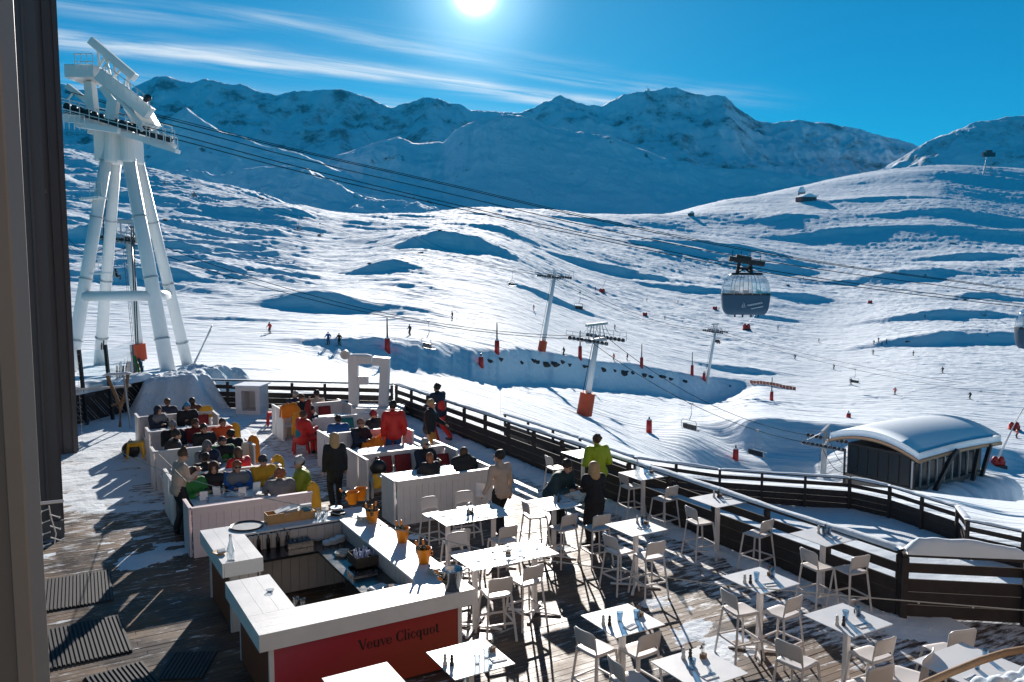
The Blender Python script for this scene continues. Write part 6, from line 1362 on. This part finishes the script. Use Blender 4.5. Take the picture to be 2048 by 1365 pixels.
for p_, q_ in (((3.6, -5.2, .4), (6.4, -5.4, 4.0)), ((5.6, -5.2, 2.9), (7.0, -5.6, 4.6)), ((11.5, -5.0, .3), (12.5, -5.0, 4.0)), ((13, -5.2, .6), (14.6, -5.2, 4.2))): MB().beam(p_, q_, .4, .36).build('conveyor_arm', M['darkm'], t)
snowcap((-1.5, -5.4, -2.0), (17, -5.4, -2.0), 2.6, 2.3, 5, .15).build('snow_drift', SNOW2, t, True)
# ---------------------------------------------------------------- padded poles, snow cannons
def pole(px, py, ph, pad, label, kind='pole'):
    p = hit(px, py); s = p.y / FPX; t = thing('padded_pole', label, 'padded pole', p, 0, 'red padded snow lances and poles')
    MB().cyl((0, 0, -.3), (0, 0, pad*s), .40, .36, 12).build('pad', M['red'], t, True); MB().cyl((0, 0, pad*s), (0, 0, ph*s), .13, .08, 8).build('shaft', M['darkm'], t)
    MB().lathe([(.001, pad*s+.02), (.34, pad*s+.02), (.2, pad*s+.14), (.001, pad*s+.16)], n=12).build('snow_cap', SNOW2, t, True)
for a in [(775,706,69,27,'red padded pole right of the two skiers'),(994,707,62,25,'red padded pole left of the tall white pylon'),(1160,720,58,26,'red padded pole behind the frame topped pylon'),(1283,735,47,20,'red padded pole above the rocky bank'),(1384,751,46,20,'red padded pole left of the pylon on the bank edge'),(1543,801,47,18,'red padded pole on the right piste edge'),(962,735,26,19,'short red padded pole at the left end of the rocks'),(1298,866,33,26,'short red padded pole on the lit lower slope'),(1471,922,30,22,'short red padded pole beyond the outer fence'),(1697,836,14,9,'small red padded pole behind the station roof'),(1408,762,18,14,'small red padded pole leaning at the pylon foot')]: pole(*a)
def cannon(px, py, sz, label, lance=None):
    p = hit(px, py); s = p.y / FPX; w = sz * s / 2; t = thing('snow_cannon', label, 'snow cannon', p, 0, 'red snow cannons on the piste')
    m = MB(); m.ball((-w*.55, 0, w*.9), w*.55, 10, 8, (1, .9, 1.3)); m.ball((w*.5, 0, w*.9), w*.55, 10, 8, (1, .9, 1.3)); m.b2((-w, -w*.4, 0), (w, w*.4, w*.8)); m.build('cover', M['red'], t, True)
    MB().box((0, 0, -.2), (w*2.4, w*1.4, .5)).build('sled', M['darkm'], t)
    if lance: m = MB(); m.tube([(0, 0, w), (lance[0]*s, 0, lance[1]*s)], .06, 6); m.tube([(-w*.3, 0, w), (-w*.3+lance[0]*s, 0, lance[1]*s*.92)], .05, 6); m.build('lance', M['galv'], t)
cannon(1493, 661, 14, 'red snow cannon with a long lance under the cabin', (42, 60)); cannon(1204, 587, 11, 'small far snow cannon near the middle piste', (8, 26)); cannon(1996, 934, 24, 'red snow cannon with two lances right of the station', (30, 88)); cannon(2028, 860, 20, 'twin red snow cannon at the right edge', (20, 50)); cannon(1290, 632, 9, 'pale red cover on the middle piste'); cannon(1430, 620, 9, 'pale red cover left of the gondola cabin'); cannon(1740, 608, 8, 'small red cover high on the right piste'); cannon(386, 742, 14, 'red snow gun with crossed pale lances at the foot of the tower', (42, 92))
# orange safety net
a_, b_ = hit(1500, 768), hit(1592, 781); t = thing('safety_net', 'faded orange safety net lying along the piste edge', 'net', (0, 0, 0)); m = MB(); N = 14
for i in range(N): p, q = a_.lerp(b_, i / N), a_.lerp(b_, (i + .93) / N); p.z = float(ground(np.array([p.x]), np.array([p.y]))[0]); q.z = float(ground(np.array([q.x]), np.array([q.y]))[0]); m.add([p, q, q + Vector((0, .05, .8)), p + Vector((0, .05, .8))], [(0, 1, 2, 3)])
m.build('mesh', mat('orange net', (.8, .20, .10), .8), t)
# rocks on the bank
def rock(p, sx, sz, label, grp='dark rocks breaking through the shaded bank'):
    m = MB(); m.ball((0, 0, 0), 1, 12, 8); sd = random.uniform(0, 50)
    for i, v in enumerate(m.v): f = .72 + .5 * float(fbm(np.array([v[0]*1.3 + sd]), np.array([v[1]*1.3 + v[2]*1.7 + sd]), 3)[0]); m.v[i] = (v[0]*sx*f, v[1]*sx*.5*f, v[2]*sz*f)
    o = m.build('rock', mat('dark rock', (.055, .045, .04), .85, var=.5, vs=1.2, bump=.6, bs=3)); o.location = p; tag(o, label, 'rock', grp)
for i, (x, y, w, h_) in enumerate([(978,726,12,5),(1000,722,9,5),(1042,727,10,5),(1066,724,12,6),(1072,732,13,6),(1088,731,17,8),(1108,737,18,8),(1123,728,10,5),(1138,733,10,5),(1168,735,12,4),(1205,746,12,7),(1228,742,8,4),(1245,748,20,8),(1264,748,10,5),(1287,754,12,6),(1300,757,10,5),(1322,758,16,6),(1340,762,12,5),(1368,765,10,4)]):
    p = hit(x, y); s = p.y / FPX; rock(p, w*s*.85, h_*s*1.0, ('flat dark rock ', 'jagged dark rock ', 'small dark rock ')[i % 3] + ('left of the centre pylon', 'right of the centre pylon')[x > 1175] + f' in the shaded bank, {["first","second","third","fourth","fifth","sixth","seventh","eighth","ninth","tenth"][i % 10]} from the left')
for i, (x, y, w, h_, lb) in enumerate([(842,507,16,5,'dark rock patch at the foot of the shaded lens bowl'),(740,528,14,5,'dark rock on the left snow shoulder below the lens bowl'),(880,463,10,4,'small rock high in the shaded bowl'),(1460,776,4,12,'black rock at the end of the ditch'),(330,445,12,4,'snowy rock on the left hill beside the tower'),(1575,572,12,4,'dark rock on the upper right snowfield'),(1905,488,14,4,'rock patch on the right hillside'),(1815,686,14,4,'rock edge right of the group of four'),(520,398,16,4,'dark ledge near the left hill crest'),(1930,600,10,3,'rock in the shade near the right edge')]):
    p = hit(x, y); s = p.y / FPX; rock(p, w*s*.55, h_*s*.6, lb, 'scattered rocks on the slopes')
# far huts and towers
def hut(px, py, w, h_, label, col=(.10, .06, .045), y0=300):
    p = hit(px, py, y0); s = p.y / FPX; W2, H2 = w*s, h_*s; t = thing('mountain_hut', label, 'hut', (p.x, p.y, p.z - .2*H2), R(15), 'far huts on the mountain')
    MB().b2((-W2/2, -W2*.3, 0), (W2/2, W2*.3, H2*.7)).build('wall', mat('hut wall ' + str(col), col, .7, var=.3, vs=.3), t)
    MB().slab([(-W2*.56, H2*.68), (W2*.56, H2*.68), (W2*.1, H2*1.15), (-W2*.1, H2*1.15)], -W2*.38, W2*.38).build('snowy_roof', SNOW2, t)
    m = MB(); 
    for i in range(4): x = -W2*.36 + i*W2*.2; m.b2((x, -W2*.305, H2*.25), (x+W2*.1, -W2*.301, H2*.5))
    m.build('window', M['black'], t)
hut(1612, 402, 34, 14, 'red brown mountain hut with an aerial on the upper right snowfield', (.20, .05, .03)); hut(1603, 396, 12, 22, 'round topped building beside the red brown hut', (.35, .28, .26)); hut(1382, 432, 11, 9, 'tiny dark hut on the far snowfield'); hut(1565, 347, 34, 9, 'long low snow roofed building on the far ridge'); hut(1600, 346, 22, 8, 'second low building on the far ridge right of the long one'); hut(1448, 330, 14, 5, 'small station roof on the near mountain ridge', y0=900)
p = hit(1975, 351, 500); s = p.y / FPX; t = thing('ridge_lift_tower', 'dark four legged lift tower on the right hilltop', 'lift tower', p); m = MB()
for x in (-9, 9):
    for y in (-2, 2): m.cyl((x*s, y, -2), (x*s*.4, y*.5, 34*s), .35, n=6)
m.build('leg', M['galv'], t); m = MB(); m.box((0, 0, 40*s), (24*s, 5, 8*s)); m.box((0, 0, 46*s), (12*s, 4, 5*s)); m.build('head', M['dark'], t)
p = PY(1294, 187, 3890); s = p.y / FPX; t = thing('summit_station', 'white summit station with a mast on the highest ridge', 'summit station', p); m = MB(); m.box((0, 0, 1*s), (11*s, 20, 7*s)); m.box((2*s, 0, 6*s), (5*s, 14, 5*s)); m.build('building', M['white'], t); MB().cyl((0, 0, 4*s), (0, 0, 16*s), 1.2, .6, n=6).build('mast', M['white'], t)
for i, x in enumerate((1640, 1655)):
    p = hit(x, 352 , 600); s = p.y/FPX; o = MB().cyl((0, 0, -1), (0, 0, 14*s), .5, n=6).build('far_pylon', M['galv']); o.location = p; tag(o, ('left', 'right')[i] + ' one of two tiny pylons on the far ridge', 'lift pylon', 'tiny far pylons')
# skis in a rack behind the glass
for i in range(16):
    px = 235 + i * 3.2; c = [M['cork'], M['red'], M['cabin'], M['black'], M['white'], C['teal']][(i * 5 + (i > 6)) % 6]
    a_ = PY(px, 770 - (i % 3) * 4, 40); a_.z = -1.2; t = thing('skis', 'pair of skis standing in the rack behind the glass windscreen', 'skis', a_, 0, 'skis standing in the rack behind the windscreen'); MB().beam((0, 0, 0), (random.uniform(-.1, .1), .2, 1.75 + .1 * (i % 3)), .10, .03).build('ski_pair', c, t)
a_ = AB(3.55, 32.5); t = thing('skis', 'black and green skis leaning on the black post beside the snow pile', 'skis', PZ(300, 818, 0), 0); MB().beam((0, 0, 0), (-.55, .1, 2.0), .12, .03).build('ski', C['green'], t); MB().beam((.12, 0, 0), (-.42, .15, 1.9), .12, .03).build('ski', M['black'], t)
# ---------------------------------------------------------------- foreground cord and planter
def cord(pts, label, r=.006, grp='cords with small lamps crossing the terrace'):
    t = thing('light_cord', label, 'string lights', (0, 0, 0), 0, grp); P_ = [Vector(p) for p in pts]; out = []
    for i in range(len(P_) - 1):
        for k in range(10): out.append(P_[i].lerp(P_[i+1], k / 10))
    out.append(P_[-1]); MB().tube(out, r, 5).build('cord', M['rope'], t); m = MB()
    for i in range(2, len(out), 3): m.ball(out[i] - Vector((0, 0, .012)), .011, 6, 4)
    m.build('lamps', M['ceramic'], t)
cord([PY(240, 905, 13), PY(330, 945, 12.4), PY(470, 985, 11.8), PY(600, 1011, 11.2), PY(705, 1036, 10.8), PY(850, 1072, 10.2), PY(1000, 1108, 9.8), PY(1100, 1122, 9.4), PY(1250, 1143, 9), PY(1420, 1168, 8.6), PY(1700, 1193, 8), PY(2060, 1222, 7.4)], 'long pale cord strung across the whole terrace')
cord([PY(314, 905, 20.5), PY(345, 935, 17), PY(372, 962, 14)], 'short pale cord from the booth post to the waiter', .008)
t = thing('snowy_planter', 'snow heaped planter rim very close in the bottom right corner', 'planter', (0, 0, 0))
rim = [PY(x, y, 2.9 + i * .05) for i, (x, y) in enumerate([(1780, 1402), (1850, 1368), (1900, 1346), (1960, 1322), (2010, 1306), (2080, 1294)])]
MB().tube(rim, .014, 8).build('rim', M['bark'], t, True)
m = MB()
random.seed(5)
for i in range(420):
    x = random.uniform(1790, 2120); y = 1392 - (x - 1780) * .26 + (random.random() ** 1.0) * 75 - 2; m.ball(PY(x, y + 26, 2.75 + random.uniform(-.1, .15)), random.uniform(.012, .035), 7, 5)
o = m.build('snow', SNOW2, t, True); r_ = o.modifiers.new('remesh', 'REMESH'); r_.mode = 'VOXEL'; r_.voxel_size = .006; r_.use_smooth_shade = True; q_ = o.modifiers.new('s', 'SMOOTH'); q_.iterations = 2

# ---------------------------------------------------------------- mountain air
hz = MB().b2((-3600, -60, -60), (3600, 5400, 1500)).build('haze', M['paper']); hm_ = bpy.data.materials.new('mountain air'); hm_.use_nodes = True
hn = hm_.node_tree; hn.nodes.clear(); pv = hn.nodes.new('ShaderNodeVolumePrincipled'); pv.inputs['Color'].default_value = (.02, .42, .9, 1); pv.inputs['Density'].default_value = .00004; pv.inputs['Anisotropy'].default_value = .1
ho = hn.nodes.new('ShaderNodeOutputMaterial'); hn.links.new(pv.outputs[0], ho.inputs['Volume']); hz.data.materials[0] = hm_; tag(hz, kind='stuff')
